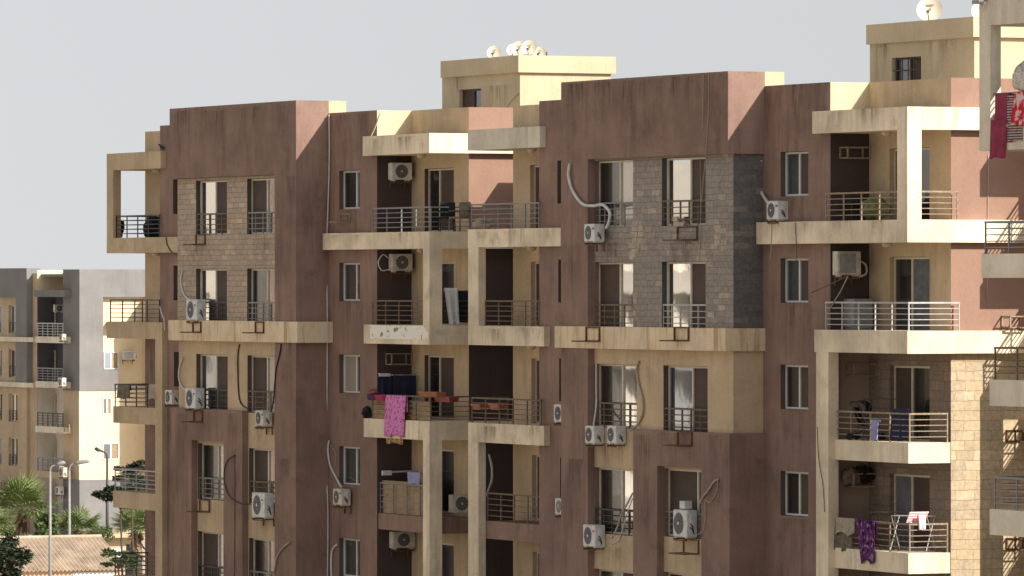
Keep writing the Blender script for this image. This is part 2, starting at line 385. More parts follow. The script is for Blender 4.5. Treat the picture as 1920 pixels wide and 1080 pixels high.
def rails(path, z0, h, n=5, sp=1.05, r=.015):
    """horizontal bar railing along an axis-parallel path"""
    mb = MB()
    for i in range(len(path)-1):
        (xa, ya), (xb, yb) = path[i], path[i+1]
        L = math.hypot(xb-xa, yb-ya); k = max(1, round(L/sp))
        for j in range(n):
            z = z0+h-(h-.06)*j/max(1, n-.4); rr = r*1.6 if j == 0 else r*.78
            if abs(xb-xa) > abs(yb-ya): mb.box(min(xa,xb)-rr, max(xa,xb)+rr, ya-rr, ya+rr, z-rr, z+rr)
            else: mb.box(xa-rr, xa+rr, min(ya,yb)+rr*1.1, max(ya,yb)+rr, z-rr, z+rr)
        for j in range(k+1):
            if i and j == 0: continue
            x = xa+(xb-xa)*j/k; y = ya+(yb-ya)*j/k; rp = r*1.25
            mb.box(x-rp, x+rp, y-rp*.9, y+rp*.9, z0, z0+h+.003)
    return mb
def dome_lamp(B, x, y, z):
    mb = MB(); mb.tube([(x,y,z),(x,y,z-.05),(x,y,z-.10),(x,y,z-.13)], [.15,.15,.11,.03], 14)
    B.part(mb, 'ceiling_lamp', 'lamp_dome', smooth=True)

Z = lambda r: EYE+r
RV1, RV1b, RV2, RV2b = [], [], [], []
FL = [1.70, -1.30, -4.30, -7.30, -10.30]         # storey floor levels from the eye
YB, YP, YL, YR, Y1 = -1.17, -.95, -.20, -.27, 1.22
OV = .27
ZP, ZB = Z(5.67), Z(6.08)
fx, fy, fz = S.fx, S.fy, S.fz

# ================================================================== block one (left and centre)
x_L = fx(272, Y1); x_R = fx(879, Y1)
B1 = Block('apartment_block', 'brown and beige apartment block with tan stone bay, left of centre', S, (x_L+x_R)/2)
xml, xm = fx(300, 0), fx(707, 0)
xbl, xbr = fx(318, YB), fx(555, YB)
xpl, xpr = fx(333, YP), fx(515, YB)
def ZY(Y, X, y): return fz(Y, fx(X, y), y)

# bay: upper storey band, pier, stone panel, khaki panel, portal
zu = ZY(331, 420, YB)
B1.part(MB().box(xbl, xbr, YB, 0, zu, ZB).box(xpr, xbr, YB, .06, 0, zu-.002), 'bay_wall', 'brown_plaster')
B1.part(MB().box(xbl+.004, xbr-.003, .002, .62, Z(4.9), ZB-.002), 'parapet', 'cream_plaster')
zb0, zb1 = ZY(640, 430, YB), ZY(601.5, 430, YB)
zpt = ZY(768, 400, YB)
def hole(Xa, Xb, k_top, k_bot, y, x1=None):
    xa = fx(Xa, y); xb = x1 if x1 is not None else fx(Xb, y)
    return (xa, xb, k_bot, k_top)
RAILS1 = ['rusty_rail', 'grey_rail', 'dark_rail', 'grey_rail', 'dark_rail', 'rusty_rail', 'grey_rail', 'rusty_rail', 'dark_rail', 'grey_rail']
wl1 = [hole(367.5, 425.5, Z(F_+1.88), Z(F_+.02), YP) for F_ in FL[:2]]
wr1 = [hole(463.5, 0, Z(F_+1.88), Z(F_+.02), YP, xpr+.30) for F_ in FL[:2]]
B1.part(MB().front(YP, xpl, xpr+.4, zb1-.02, zu+.05, wl1+wr1, .22, RV1).quad((xpl,YP,zb1-.02),(xpl,YP,zu+.05),(xpl,.05,zu+.05),(xpl,.05,zb1-.02)), 'stone_cladding', 'tan_stone')
k2l = [hole(368, 427, Z(FL[2]+1.98), Z(FL[2]+.06), YP)]; k2r = [hole(464, 0, Z(FL[2]+1.98), Z(FL[2]+.06), YP, xpr+.3)]
low = []
for F_ in FL[3:]:
    low.append(hole(371, 432, Z(F_+1.95), Z(F_+.05), YP)); low.append(hole(467, 0, Z(F_+1.88), Z(F_+.05), YP, xpr+.3))
B1.part(MB().front(YP, xpl+.12, xpr+.4, 0, zb0+.05, k2l+k2r+low, .22, RV1b).quad((xpl+.12,YP,0),(xpl+.12,YP,zb0+.05),(xpl+.12,.05,zb0+.05),(xpl+.12,.05,0)), 'bay_panel', 'khaki_plaster')
B1.part(MB().box(fx(315, YB-.1), fx(557, YB-.1), YB-.1, .1, zb0, zb1), 'bay_band', 'stained_beige')
xa, xb, xc_, xd = fx(321, YB), fx(359, YB), fx(419, YB), fx(454, YB)
B1.part(MB().box(xa, xb, YB, YP+.3, 0, zpt).box(xc_, xd, YB, YP+.3, 0, zpt).box(xb, xc_, YB, YP+.003, ZY(827, 390, YB), zpt), 'bay_portal', 'brown_plaster')
PANES = [('reflecting_glass','brown_screen'),('brown_screen','reflecting_glass'),('reflecting_glass','brown_screen'),('dim_glass','reflecting_glass'),
         ('grey_glass','brown_screen'),('brown_screen','curtain_glass'),('dim_glass','curtain_glass'),('brown_screen','reflecting_glass'),('brown_screen','curtain_glass'),('dim_glass','reflecting_glass')]
for i, h in enumerate([wl1[0], wr1[0], wl1[1], wr1[1], k2l[0], k2r[0]]+low):
    win(B1, YP+.15, h[0]+.02, h[1]-.02, h[2]+.01, h[3]-.01, PANES[i % 10], .5 if i % 2 == 0 else .42, rail=RAILS1[i % 10])

# walls
mw = [hole(636, 675, Z(F_+2.06), Z(F_+.80), 0) for F_ in FL]
B1.part(MB().front(0, xbr-.2, xm, 0, ZP, mw, .22, RV1b).box(xbr+.02, xm-.004, .16+.1, .30, Z(4.9), ZP-.003), 'main_wall', 'brown_plaster')
P2 = [('dim_glass','blue_glass'),('grey_glass','brown_screen'),('curtain_glass','dim_glass'),('grey_glass','dim_glass'),('grey_glass','brown_screen')]
for i, h in enumerate(mw): win(B1, .15, h[0]+.01, h[1]-.01, h[2]+.01, h[3]-.01, P2[i], .62, frame='white_frame')
sl = [(fx(324.5+i*.8, 0), fx(324.5+i*.8, 0)+.6, Z(F_+.80), Z(F_+2.0)) for i, F_ in enumerate(FL)]
B1.part(MB().front(0, xml, xbl+2.2, 0, Z(5.60), sl, .35, RV1b).quad((xml,0,0),(xml,0,Z(5.6)),(xml,Y1,Z(5.6)),(xml,Y1,0)), 'main_wall', 'brown_plaster')
B1.part(MB().side(xm, .0, Y1, 0, Z(4.8)), 'recess_wall', 'dark_shade_plaster')
B1.part(MB().side(xm-.001, .002, Y1+.2, Z(4.8), ZP-.002), 'parapet', 'cream_plaster')
dh = [hole(796, 851, Z(F_+2.07), Z(F_+.02), Y1) for F_ in FL]
B1.part(MB().front(Y1, xm-.05, x_R, 0, ZP, dh, .22, RV1b).box(xm, x_R-.02, Y1+.26, Y1+.42, Z(4.7), ZP-.003), 'recess_wall', 'khaki_plaster')
for i, h in enumerate(dh): win(B1, Y1+.13, h[0]+.02, h[1]-.02, h[2]+.01, h[3]-.01, [('dim_glass','brown_screen'),('grey_glass','dim_glass'),('dim_glass','brown_screen'),('dim_glass','dim_glass'),('brown_screen','dim_glass')][i], .38, kind='balcony_door')
B1.part(MB().side(x_R, Y1, 13, Z(1.2), ZP), 'end_wall', 'pink_plaster'); B1.part(MB().side(x_R, Y1, 13, 0, Z(1.2)), 'end_wall', 'dark_shade_plaster')  # same end wall below the top storey, gap shade put into its colour
B1.part(MB().front(Y1-.004, x_L+.002, xml+.1, 0, Z(-1.6)), 'recess_wall', 'brown_plaster')
B1.part(MB().front(Y1, x_L, xml+.1, 0, Z(5.50)).quad((x_L,Y1,0),(x_L,Y1,Z(5.5)),(x_L,13,Z(5.5)),(x_L,13,0)), 'recess_wall', 'khaki_plaster')
B1.part(MB().box(x_L+.1, x_R-.1, 1.7, 13, 0, Z(4.85)).box(xml+.1, xm-.1, .5, 1.8, 0, Z(4.84)), 'roof', 'grey_beige_plaster')
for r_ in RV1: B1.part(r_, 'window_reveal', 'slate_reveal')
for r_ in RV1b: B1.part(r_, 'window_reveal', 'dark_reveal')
# penthouse
yp = 3.6
pa, pb = fx(829, yp), fx(975, yp); ca, cb = fx(826, yp-.12), fx(972, yp-.12)
zc1 = fz(103.5, cb, yp-.12); zc0 = fz(135.5, cb, yp-.12); ypb = fy(1155, cb)
ph = (fx(861, yp), fx(902, yp), fz(212, fx(880,yp), yp), fz(167, fx(880,yp), yp))
B1.part(MB().front(yp, pa, pb, Z(4.8), zc0+.01, [ph], .2).side(pb, yp, ypb-.12, Z(4.8), zc0+.01).quad((pa,yp,Z(4.8)),(pa,yp,zc0),(pa,ypb,zc0),(pa,ypb,Z(4.8))), 'penthouse_wall', 'cream_plaster')
B1.part(MB().box(ca, cb, yp-.12, ypb, zc0, zc1), 'penthouse_parapet', 'cream_plaster')
win(B1, yp+.12, ph[0], ph[1], ph[2], ph[3], ('brown_screen', 'dim_glass'), .5, 'cable_brown')

B1.part(MB().box(x_R-.05, fx(962, Y1)+.05, 4.6, 4.9, 0, Z(4.8)), 'gap_blocker', 'dark_shade_plaster')  # unseen wall added to close the gap and darken it
# right-hand balconies of block one
def rb(Xa, za, zb, mat, ov=OV, y0=YR, name='balcony', band=5.0, B=B1, xR=None, xm_=None):
    xR = x_R if xR is None else xR
    mb = MB().box(fx(Xa, y0), xR+ov, y0, Y1-.002, Z(za), Z(zb))
    if band and ov > .05: mb.box(xR+.003, xR+ov-.002, Y1-.002, Y1+band, Z(za)+.002, Z(zb)-.002)
    return B.part(mb, name, mat)
cov = rb(680, 4.20, 4.83, 'beige_plaster', name='balcony_roof')
b0 = rb(605, 1.18, 1.72, 'beige_plaster'); b1 = rb(682, -1.86, -1.25, 'beige_plaster'); b2 = rb(682, -4.88, -4.28, 'beige_plaster')
# flaking paint on the front of the second balcony
xq = fx(694, YR); xq2 = fx(803, YR)
B1.part(MB().box(xq, xq2, YR-.004, YR+.02, Z(-1.70), Z(-1.27)), 'peeling_panel', 'peeling_paint', b1)
xc = x_R+OV
py = fy(829, xc)
xpf = fx(793, YR)
b3 = B1.part(MB().box(xm+.005, xpf+.1, .04, Y1-.004, Z(-7.85), Z(-7.33)).box(xpf+.1, x_R-.03, py-.03, Y1-.004, Z(-7.85), Z(-7.33)), 'balcony', 'brown_plaster')
b4 = B1.part(MB().box(xm+.005, xpf+.1, .04, Y1-.004, Z(-10.85), Z(-10.33)).box(xpf+.1, x_R-.03, py-.03, Y1-.004, Z(-10.85), Z(-10.33)), 'balcony', 'brown_plaster')
for zz in ((-1.25, 1.18, b1), (-16.6, -4.88, b2)):
    B1.part(MB().box(xpf, xc-.002, YR+.002, py, Z(zz[0])-.01, Z(zz[1])+.01), 'post', 'beige_plaster', zz[2])
RH = .77
q = .09
B1.part(rails([(fx(699,YR+q), YR+q), (xc-q, YR+q), (xc-q, Y1-.05)], Z(1.72), RH), 'railing', 'grey_rail', b0)
B1.part(rails([(fx(699,YR+q), YR+q), (xpf, YR+q)], Z(-1.25), RH), 'railing', 'rusty_rail', b1)
B1.part(rails([(xc-q, py), (xc-q, Y1-.05)], Z(-1.25), RH), 'railing', 'dark_rail', b1)
B1.part(rails([(fx(699,YR+q), YR+q), (xc-q, YR+q), (xc-q, Y1-.05)], Z(-4.28), RH), 'railing', 'rusty_rail', b2)
B1.part(rails([(xm+.05, .10), (xpf, .10)], Z(-7.33), .98), 'railing', 'grey_rail', b3)
for kz, yy in ((4.2, .5), (1.18, .6), (-4.88, .6)): dome_lamp(B1, fx(790, yy), yy, Z(kz))
# left-hand balconies of block one
xl0 = fx(200, YL); xl2 = fx(212, YL)
fr0 = B1.part(MB().box(xl0, fx(301, YL), YL, Y1-.002, Z(4.10), Z(4.70)), 'balcony_roof', 'khaki_plaster')
c0 = B1.part(MB().box(xl0, xpl+.3, YL, Y1-.002, Z(1.16), Z(1.70)), 'balcony', 'khaki_plaster')
B1.part(MB().box(xl0+.002, xl2, YL+.002, YL+.30, Z(1.69), Z(4.11)), 'post', 'khaki_plaster', c0)
c1 = B1.part(MB().box(xl0, fx(304, YL), YL, Y1-.002, Z(-1.86), Z(-1.27)), 'balcony', 'khaki_plaster')
xp0 = fx(291, YL)
B1.part(MB().box(xp0, fx(304, YL)-.002, YL+.002, .02, 0, Z(-1.85)), 'post', 'khaki_plaster', c1)
lows = []
for k in (2, 3, 4):
    lows.append(B1.part(MB().box(fx(212, YL), xp0-.003, YL+.004, Y1-.002, Z(FL[k]-.56), Z(FL[k]+.03)), 'balcony', 'khaki_plaster'))
B1.part(rails([(xl2+.02, Y1-.1), (xl2+.02, YL+.12), (fx(299, YL+.12), YL+.12)], Z(1.70), RH), 'railing', 'dark_rail', c0)
B1.part(rails([(xl0+.12, Y1-.1), (xl0+.12, YL+.1), (fx(299, YL+.1), YL+.1)], Z(-1.27), RH), 'railing', 'dark_rail', c1)
for k, mt in ((2, 'dark_rail'), (3, 'white_rail'), (4, 'dark_rail')):
    B1.part(rails([(fx(216,YL+.1), Y1-.1), (fx(216, YL+.1), YL+.1), (xp0+.02, YL+.1)], Z(FL[k]+.03), RH), 'railing', mt, lows[k-2])
dome_lamp(B1, fx(294, .4), .4, Z(4.10)); dome_lamp(B1, fx(294, .4), .4, Z(1.16))

# ================================================================== block two (centre right)
x_L2 = fx(962, Y1); x_R2 = fx(1783, Y1)
B2 = Block('apartment_block', 'brown and beige apartment block with grey stone bay and sunlit end wall', S, (x_L2+x_R2)/2)
xml2, xm2 = fx(1011, 0), fx(1557, 0)
xbl2, xbr2 = fx(1052, YB), fx(1365, YB)
xpl2, xpr2 = fx(1102, YB), fx(1375, YP)
zu2 = ZY(288, 1365, YB)
B2.part(MB().box(xbl2, xbr2, YB, 0, zu2, ZB).box(xbl2, xpl2, YB, .06, 0, zu2-.002), 'bay_wall', 'brown_plaster')
B2.part(MB().box(xbl2+.004, xbr2-.003, .002, .62, Z(4.9), ZB-.002), 'parapet', 'cream_plaster')
zc0_, zc1_ = ZY(655, 1200, YB), ZY(613.5, 1200, YB)
zpt2 = ZY(809, 1280, YB)
gl = [(xpl2-.05, fx(1187, YP), Z(F_+.02), Z(F_+2.0)) for F_ in FL[:2]]
gr = [hole(1241, 1323, Z(F_+2.0), Z(F_+.03), YP) for F_ in FL[:2]]
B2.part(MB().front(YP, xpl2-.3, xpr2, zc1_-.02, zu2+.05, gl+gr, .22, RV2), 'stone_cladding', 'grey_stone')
B2.part(MB().side(xpr2, YP, .02, zc1_-.02, zu2+.05), 'stone_cladding', 'shaded_grey_stone')
g2l = [(fx(1114,YP)+.02, fx(1194, YP), Z(FL[2]+.12), Z(FL[2]+2.0))]; g2r = [hole(1244, 1327, Z(FL[2]+2.0), Z(FL[2]+.03), YP)]
glow = []
for F_ in FL[3:]:
    glow.append((fx(1114,YP)+.02, fx(1192, YP), Z(F_-.02), Z(F_+1.93))); glow.append((fx(1244, YP), fx(1345, YP), Z(F_+.05), Z(F_+2.02)))
B2.part(MB().front(YP, xpl2-.3, xpr2, 0, zc0_+.05, g2l+g2r+glow, .22, RV2b).side(xpr2, YP, .02, 0, zc0_+.05), 'bay_panel', 'khaki_plaster')
B2.part(MB().box(fx(1040, YB-.1), fx(1360, YB-.1), YB-.1, .1, zc0_, zc1_), 'bay_band', 'stained_beige')
xa, xb, xc2, xd = fx(1187, YB), fx(1232, YB), fx(1315, YB), fx(1368, YB)
B2.part(MB().box(xa, xb, YB, YP+.3, 0, zpt2).box(xc2, xd, YB, .05, 0, zpt2).box(xb, xc2, YB, YP+.003, ZY(876, 1270, YB), zpt2), 'bay_portal', 'brown_plaster')
PB = [('dim_glass','curtain_glass'),('reflecting_glass','brown_screen'),('brown_screen','reflecting_glass'),('reflecting_glass','brown_screen'),
      ('dim_glass','reflecting_glass'),('blue_glass','brown_screen'),('dim_glass','reflecting_glass'),('brown_screen','blue_glass'),('dim_glass','brown_screen'),('dim_glass','brown_screen')]
RB = ['grey_rail','rusty_rail','rusty_rail','white_rail','rusty_rail','rusty_rail','dark_rail','grey_rail','dark_rail','grey_rail']
for i, h in enumerate([gl[0], gr[0], gl[1], gr[1], g2l[0], g2r[0]]+glow):
    win(B2, YP+.15, h[0]+.02, h[1]-.02, h[2]+.01, h[3]-.01, PB[i % 10], .55, rail=RB[i % 10])
mw2 = [hole(1463.5, 1515.5, Z(F_+2.08), Z(F_+.82), 0) for F_ in FL]
B2.part(MB().front(0, xbr2-.2, xm2, 0, ZP, mw2, .22, RV2b).box(xbr2+.02, xm2-.004, .26, .40, Z(4.9), ZP-.003), 'main_wall', 'brown_plaster')
for i, h in enumerate(mw2): win(B2, .15, h[0]+.01, h[1]-.01, h[2]+.01, h[3]-.01, [('grey_glass','brown_screen'),('grey_glass','brown_screen'),('dim_glass','brown_screen'),('dim_glass','brown_screen'),('dim_glass','brown_screen')][i], .5, frame='white_frame')
sl2 = [(fx(1045+i*1.7, 0), fx(1045+i*1.7, 0)+.6, Z(F_+.80), Z(F_+2.10)) for i, F_ in enumerate(FL)]
B2.part(MB().front(0, xml2, xbl2+2.6, 0, ZP-.03, sl2, .35, RV2b).quad((xml2,0,0),(xml2,0,ZP-.03),(xml2,Y1,ZP-.03),(xml2,Y1,0)), 'main_wall', 'brown_plaster')
B2.part(MB().side(xm2, 0, Y1, Z(-1.8), Z(4.8)), 'recess_wall', 'dark_shade_plaster')
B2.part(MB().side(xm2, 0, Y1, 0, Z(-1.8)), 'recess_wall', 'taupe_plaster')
B2.part(MB().side(xm2-.001, .002, Y1+.2, Z(4.8), ZP-.002), 'parapet', 'cream_plaster')
dh2 = [hole(1668, 1743, Z(F_+2.10), Z(F_+.02), Y1) for F_ in FL[:4]]
B2.part(MB().front(Y1, xm2-.05, x_R2, Z(-1.8), ZP, dh2[:2], .22).box(xm2, x_R2-.02, Y1+.26, Y1+.42, Z(4.7), ZP-.003), 'recess_wall', 'khaki_plaster')
B2.part(MB().front(Y1, xm2-.05, x_R2, 0, Z(-1.8), dh2[2:], .22), 'stone_cladding', 'brown_stone')
for i, h in enumerate(dh2): win(B2, Y1+.13, h[0]+.02, h[1]-.02, h[2]+.01, h[3]-.01, [('brown_screen','dim_glass'),('dim_glass','grey_curtain'),('brown_screen','dim_glass'),('grey_curtain','brown_screen')][i], .45, kind='balcony_door')
B2.part(MB().side(x_R2, Y1, 14, Z(-1.8), ZP), 'end_wall', 'pink_plaster')
B2.part(MB().side(x_R2, Y1, 14, 0, Z(-1.8)), 'stone_cladding', 'cream_stone')
dh3 = [(fx(994+i*1.2, Y1), fx(994+i*1.2, Y1)+1.6, Z(F_+.02), Z(F_+2.05)) for i, F_ in enumerate(FL)]
B2.part(MB().front(Y1, x_L2, xml2+1.5, 0, ZP-.05, dh3, .22).quad((x_L2,Y1,0),(x_L2,Y1,Z(4.85)),(x_L2,14,Z(4.85)),(x_L2,14,0)).box(x_L2+.002, xml2+1.4, Y1+.24, Y1+.36, Z(4.7), ZP-.054), 'recess_wall', 'khaki_plaster')
B2.part(MB().box(x_L2+.003, x_L2+.25, 4.0, 13.9, Z(4.84), ZP-.05).box(x_L2+.25, x_L2+9, 4.0, 4.25, Z(4.84), ZP-.05), 'parapet', 'khaki_plaster')  # unseen step shaped to throw the stepped shadow onto the pink end wall
for h in dh3: win(B2, Y1+.13, h[0]+.02, h[1]-.02, h[2]+.01, h[3]-.01, ('brown_screen', 'dim_glass'), .5, kind='balcony_door')
B2.part(MB().side(xml2+1.2, .02, Y1, 0, Z(5.5)), 'recess_wall', 'dark_shade_plaster')
B2.part(MB().box(x_L2+.1, x_R2-.1, 1.7, 14, 0, Z(4.85)).box(xml2+1.6, xm2-.1, .5, 1.8, 0, Z(4.84)), 'roof', 'grey_beige_plaster')
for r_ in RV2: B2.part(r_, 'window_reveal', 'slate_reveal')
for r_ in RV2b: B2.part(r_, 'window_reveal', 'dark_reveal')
# penthouse
pa, pb = fx(1631, yp), fx(1827, yp); ca2, cb2 = fx(1624, yp-.12), fx(1825, yp-.12)
zd1 = fz(31, cb2, yp-.12); zd0 = fz(69, cb2, yp-.12)
ph = (fx(1672, yp), fx(1727, yp), fz(155, fx(1700,yp), yp), fz(107, fx(1700,yp), yp))
B2.part(MB().front(yp, pa, pb, Z(4.8), zd0+.01, [ph], .2).side(pb, yp, yp+5, Z(4.8), zd0+.01).quad((pa,yp,Z(4.8)),(pa,yp,zd0),(pa,yp+5,zd0),(pa,yp+5,Z(4.8))), 'penthouse_wall', 'cream_plaster')
B2.part(MB().box(ca2, cb2, yp-.12, yp+5, zd0, zd1), 'penthouse_parapet', 'cream_plaster')
win(B2, yp+.12, ph[0], ph[1], ph[2], ph[3], ('dim_glass', 'brown_screen'), .5, 'cable_brown')
gb = MB()
for i in range(5):
    x = ph[0]+(ph[1]-ph[0])*(i+.5)/5; gb.box(x-.012, x+.012, yp+.05, yp+.07, ph[2], ph[3])
gb.box(ph[0], ph[1], yp+.047, yp+.073, (ph[2]+ph[3])/2-.012, (ph[2]+ph[3])/2+.012)
B2.part(gb, 'window_grille', 'dark_rail')
rs = random.Random(4)
for (X, Y, n_, sx_, sz_) in ((1194, 450, 22, .34, .50), (1272, 432, 9, .2, .3), (1352, 444, 10, .25, .30), (1335, 590, 3, .1, .1), (1190, 478, 5, .3, .08)):
    x0_ = fx(X, YP); z0_ = fz(Y, x0_, YP); es = MB()
    for i in range(n_):
        ax_ = x0_+rs.uniform(-sx_, sx_); az_ = z0_+round(rs.uniform(-sz_, sz_)/.165)*.165; w_ = rs.uniform(.10, .20)
        es.box(ax_-w_, ax_+w_, YP-rs.uniform(.008, .02), YP+.03, az_-rs.uniform(.06, .075), az_+.07)
    B2.part(es, 'pale_stones', 'pale_stone')
# right-hand balconies of block two
K = dict(B=B2, xR=x_R2)
d_ = rb(1523, 4.24, 4.86, 'beige_plaster', name='balcony_roof', band=9, **K)
e0 = rb(1418, 1.18, 1.80, 'beige_plaster', band=9, **K); e1 = rb(1527, -1.84, -1.22, 'beige_plaster', band=9, **K)
xcc = x_R2+OV
yq = fy(1728, xcc)
B2.part(MB().box(fx(1682, YR), xcc-.002, YR+.002, yq, Z(1.79), Z(4.25)), 'post', 'beige_plaster', e0)
B2.part(MB().box(fx(1530, YR), fx(1553, YR), YR+.002, .05, 0, Z(-1.83)), 'post', 'beige_plaster', e1)
e2 = B2.part(MB().box(xm2+.005, x_R2-.02, -.08, Y1-.003, Z(-4.82), Z(-4.26)), 'balcony', 'beige_plaster')
e3 = B2.part(MB().box(xm2+.005, x_R2-.02, -.08, Y1-.003, Z(-7.82), Z(-7.26)), 'balcony', 'beige_plaster')
B2.part(rails([(fx(1549,YR+q), YR+q), (fx(1683, YR+q), YR+q)], Z(1.80), .76), 'railing', 'old_steel', e0)
B2.part(rails([(xcc-q, yq), (xcc-q, Y1+.1)], Z(1.80), .76), 'railing', 'old_steel', e0)
B2.part(rails([(fx(1549,YR+q), YR+q), (xcc-q, YR+q), (xcc-q, Y1+.15)], Z(-1.22), .76), 'railing', 'white_rail', e1)
for k, e in ((2, e2), (3, e3)):
    B2.part(rails([(xm2+.12, 0.0), (x_R2-.1, 0.0), (x_R2-.1, Y1-.06)], Z(FL[k]+.04), .78), 'railing', 'old_steel', e)
for kz in (4.24, 1.18): dome_lamp(B2, fx(1663, .6), .6, Z(kz))
# left-hand balconies of block two
xk = fx(877, YL)
f_ = B2.part(MB().box(xk, fx(1012, YL), YL, Y1-.002, Z(4.22), Z(4.86)), 'balcony_roof', 'grey_beige_plaster')
h0 = B2.part(MB().box(xk, fx(1051, YL), YL, Y1-.002, Z(1.20), Z(1.76)), 'balcony', 'beige_plaster')
h1 = B2.part(MB().box(xk+.03, fx(1020, YL), YL, Y1-.002, Z(-1.84), Z(-1.24)), 'balcony', 'beige_plaster')
h2 = B2.part(MB().box(xk+.03, fx(1020, YL), YL, Y1-.002, Z(-4.86), Z(-4.26)), 'balcony', 'beige_plaster')
xkp = fx(897, YL)
h3 = B2.part(MB().box(xkp+.05, xml2+.02, .04, Y1-.003, Z(-7.85), Z(-7.30)), 'balcony', 'brown_plaster')
B2.part(MB().box(xk+.033, xkp, YL+.002, YL+.25, Z(-1.25), Z(1.21)), 'post', 'beige_plaster', h1)
B2.part(MB().box(xk+.033, xkp, YL+.002, YL+.25, 0, Z(-4.85)), 'post', 'beige_plaster', h2)
B2.part(rails([(xk+.1, Y1-.1), (xk+.1, YL+.09), (fx(1011, YL+.09), YL+.09)], Z(1.76), RH), 'railing', 'grey_rail', h0)
B2.part(rails([(xkp+.1, YL+.2), (fx(1011, YL+.2), YL+.2)], Z(-1.24), RH), 'railing', 'rusty_rail', h1)
B2.part(rails([(xk+.14, Y1-.1), (xk+.14, YL+.09), (fx(1015, YL+.09), YL+.09)], Z(-4.26), RH), 'railing', 'rusty_rail', h2)
B2.part(rails([(xkp+.1, .08), (xml2, .08)], Z(-7.30), .86), 'railing', 'rusty_rail', h3)
for kz in (4.22, 1.20, -1.84): dome_lamp(B2, fx(997, .45), .45, Z(kz))
# balconies further back along the sunlit end wall (outside the frame; their shadows fall into it)
yw = fy(1837, x_R2)+.525*2.6
for k, (za, zb_) in enumerate(((4.24, 4.95), (1.18, 1.80), (-1.84, -1.22), (-4.84, -4.22), (-7.84, -7.22))):
    o = B2.part(MB().box(x_R2+OV+.01, x_R2+2.6, yw, yw+4.5, Z(za), Z(zb_)), 'balcony', 'beige_plaster')
    if k: B2.part(rails([(x_R2+.35, yw+.08), (x_R2+2.52, yw+.08), (x_R2+2.52, yw+4.4)], Z(zb_), .8), 'railing', 'grey_rail', o)
    if k == 2: B2.part(MB().box(x_R2+2.25, x_R2+2.597, yw+.003, yw+.55, 0, Z(za)+.01), 'post', 'beige_plaster', o)
    if k == 0: B2.part(MB().box(x_R2+2.25, x_R2+2.597, yw+1.2, yw+1.6, 0, Z(za)+.01), 'post', 'beige_plaster', o)

# ================================================================== block three: corner of the near block at the right edge
S3 = Site(1836, 150.0)
B3 = Block('apartment_block', 'grey beige corner balconies of the nearest block, cut off by the right edge', S3, 4)
g3x, g3z = S3.fx, S3.fz
def z3(Y): return g3z(Y, 0, 0)
o0 = B3.part(MB().box(0, 14, 0, 1.35, z3(283), z3(240)), 'balcony', 'grey_beige_plaster')
B3.part(MB().box(.002, g3x(1857, 0), .002, .28, z3(240)-.01, z3(49)+.01), 'post', 'grey_beige_plaster', o0)
o_r = B3.part(MB().box(0, 14, 0, 1.35, z3(49), z3(-8)), 'balcony_roof', 'grey_beige_plaster')
B3.part(rails([(g3x(1863, .1), 1.2), (g3x(1863, .1), .1), (6, .1)], z3(240), .78), 'railing', 'grey_rail', o0)
o1 = B3.part(MB().box(g3x(1840, 0), 14, 0, 1.35, z3(521), z3(476)), 'balcony', 'grey_beige_plaster')
o2 = B3.part(MB().box(g3x(1855.5, 0), 14, 0, 1.35, z3(760), z3(711)), 'balcony', 'grey_beige_plaster')
o3 = B3.part(MB().box(g3x(1855.5, 0), 14, 0, 1.35, z3(1001), z3(953)), 'balcony', 'grey_beige_plaster')
for o, zt_, X0, mt in ((o1, 476, 1848, 'grey_rail'), (o2, 711, 1866, 'rusty_rail'), (o3, 953, 1866, 'grey_rail')):
    B3.part(rails([(g3x(X0, .08), 1.25), (g3x(X0, .08), .08), (8, .08)], z3(zt_), .74), 'railing', mt, o)
xw = g3x(1940, 1.35)
B3.part(MB().front(1.36, xw, 20, 0, Z(5.67)).quad((xw,1.36,0),(xw,1.36,Z(5.67)),(xw,40,Z(5.67)),(xw,40,0)).box(xw+.1, 20, 1.5, 40, 0, Z(5.2)), 'main_wall', 'brown_plaster')  # unseen depth stretched to keep the gap and its ground in shade
mb = MB().box(g3x(1838,0), g3x(1851,0), -.22, -.002, z3(8), z3(1)).tube([(g3x(1843,-.3), -.3, z3(6)), (g3x(1843,-.3), -.3, z3(12))], [.10, .06], 10)
B3.part(mb, 'wall_light', 'lamp_grey')

# ================================================================== opposite row (outside the frame; it is what the windows mirror)
xo0, xo1 = -125.0, -12.0
B4 = Block('apartment_row', 'sunlit cream apartment row across the street, outside the left of the photo', S, -60)
yo = -30.0
mb = MB(); db = MB(); br = MB()
holes = []
rnd4 = random.Random(5)
x = xo0+2
while x < xo1-5:
    kind = rnd4.random(); wd4 = 1.6 if kind < .5 else 3.4
    for k in range(5):
        top4 = FL[k]+2.1 if rnd4.random() < .8 else FL[k]+1.2
        holes.append((x, x+wd4, Z(FL[k]-.9-.2*(wd4 > 2)), Z(FL[k]+1.0)))
    x += wd4+rnd4.choice((1.6, 2.6, 3.6))
for h in holes: db.box(h[0], h[1], yo-1.1, yo-1.05, h[2], h[3])
tmp = MB().front(yo, xo0, xo1, 0, Z(4.9), holes, -1.1)
B4.part(tmp, 'main_wall', 'white_plaster'); B4.part(db, 'window_glass', 'dim_glass')
for x0_ in (-104, -71, -42):
    br.box(x0_, x0_+3.2, yo+.02, yo+1.2, 0, Z(5.6+random.uniform(-.6,.3)))
B4.part(br, 'bay_wall', 'brown_plaster')
B4.part(MB().box(xo0+.1, xo1-.1, yo-14, yo-1.2, 0, Z(4.7)), 'roof', 'cream_plaster')

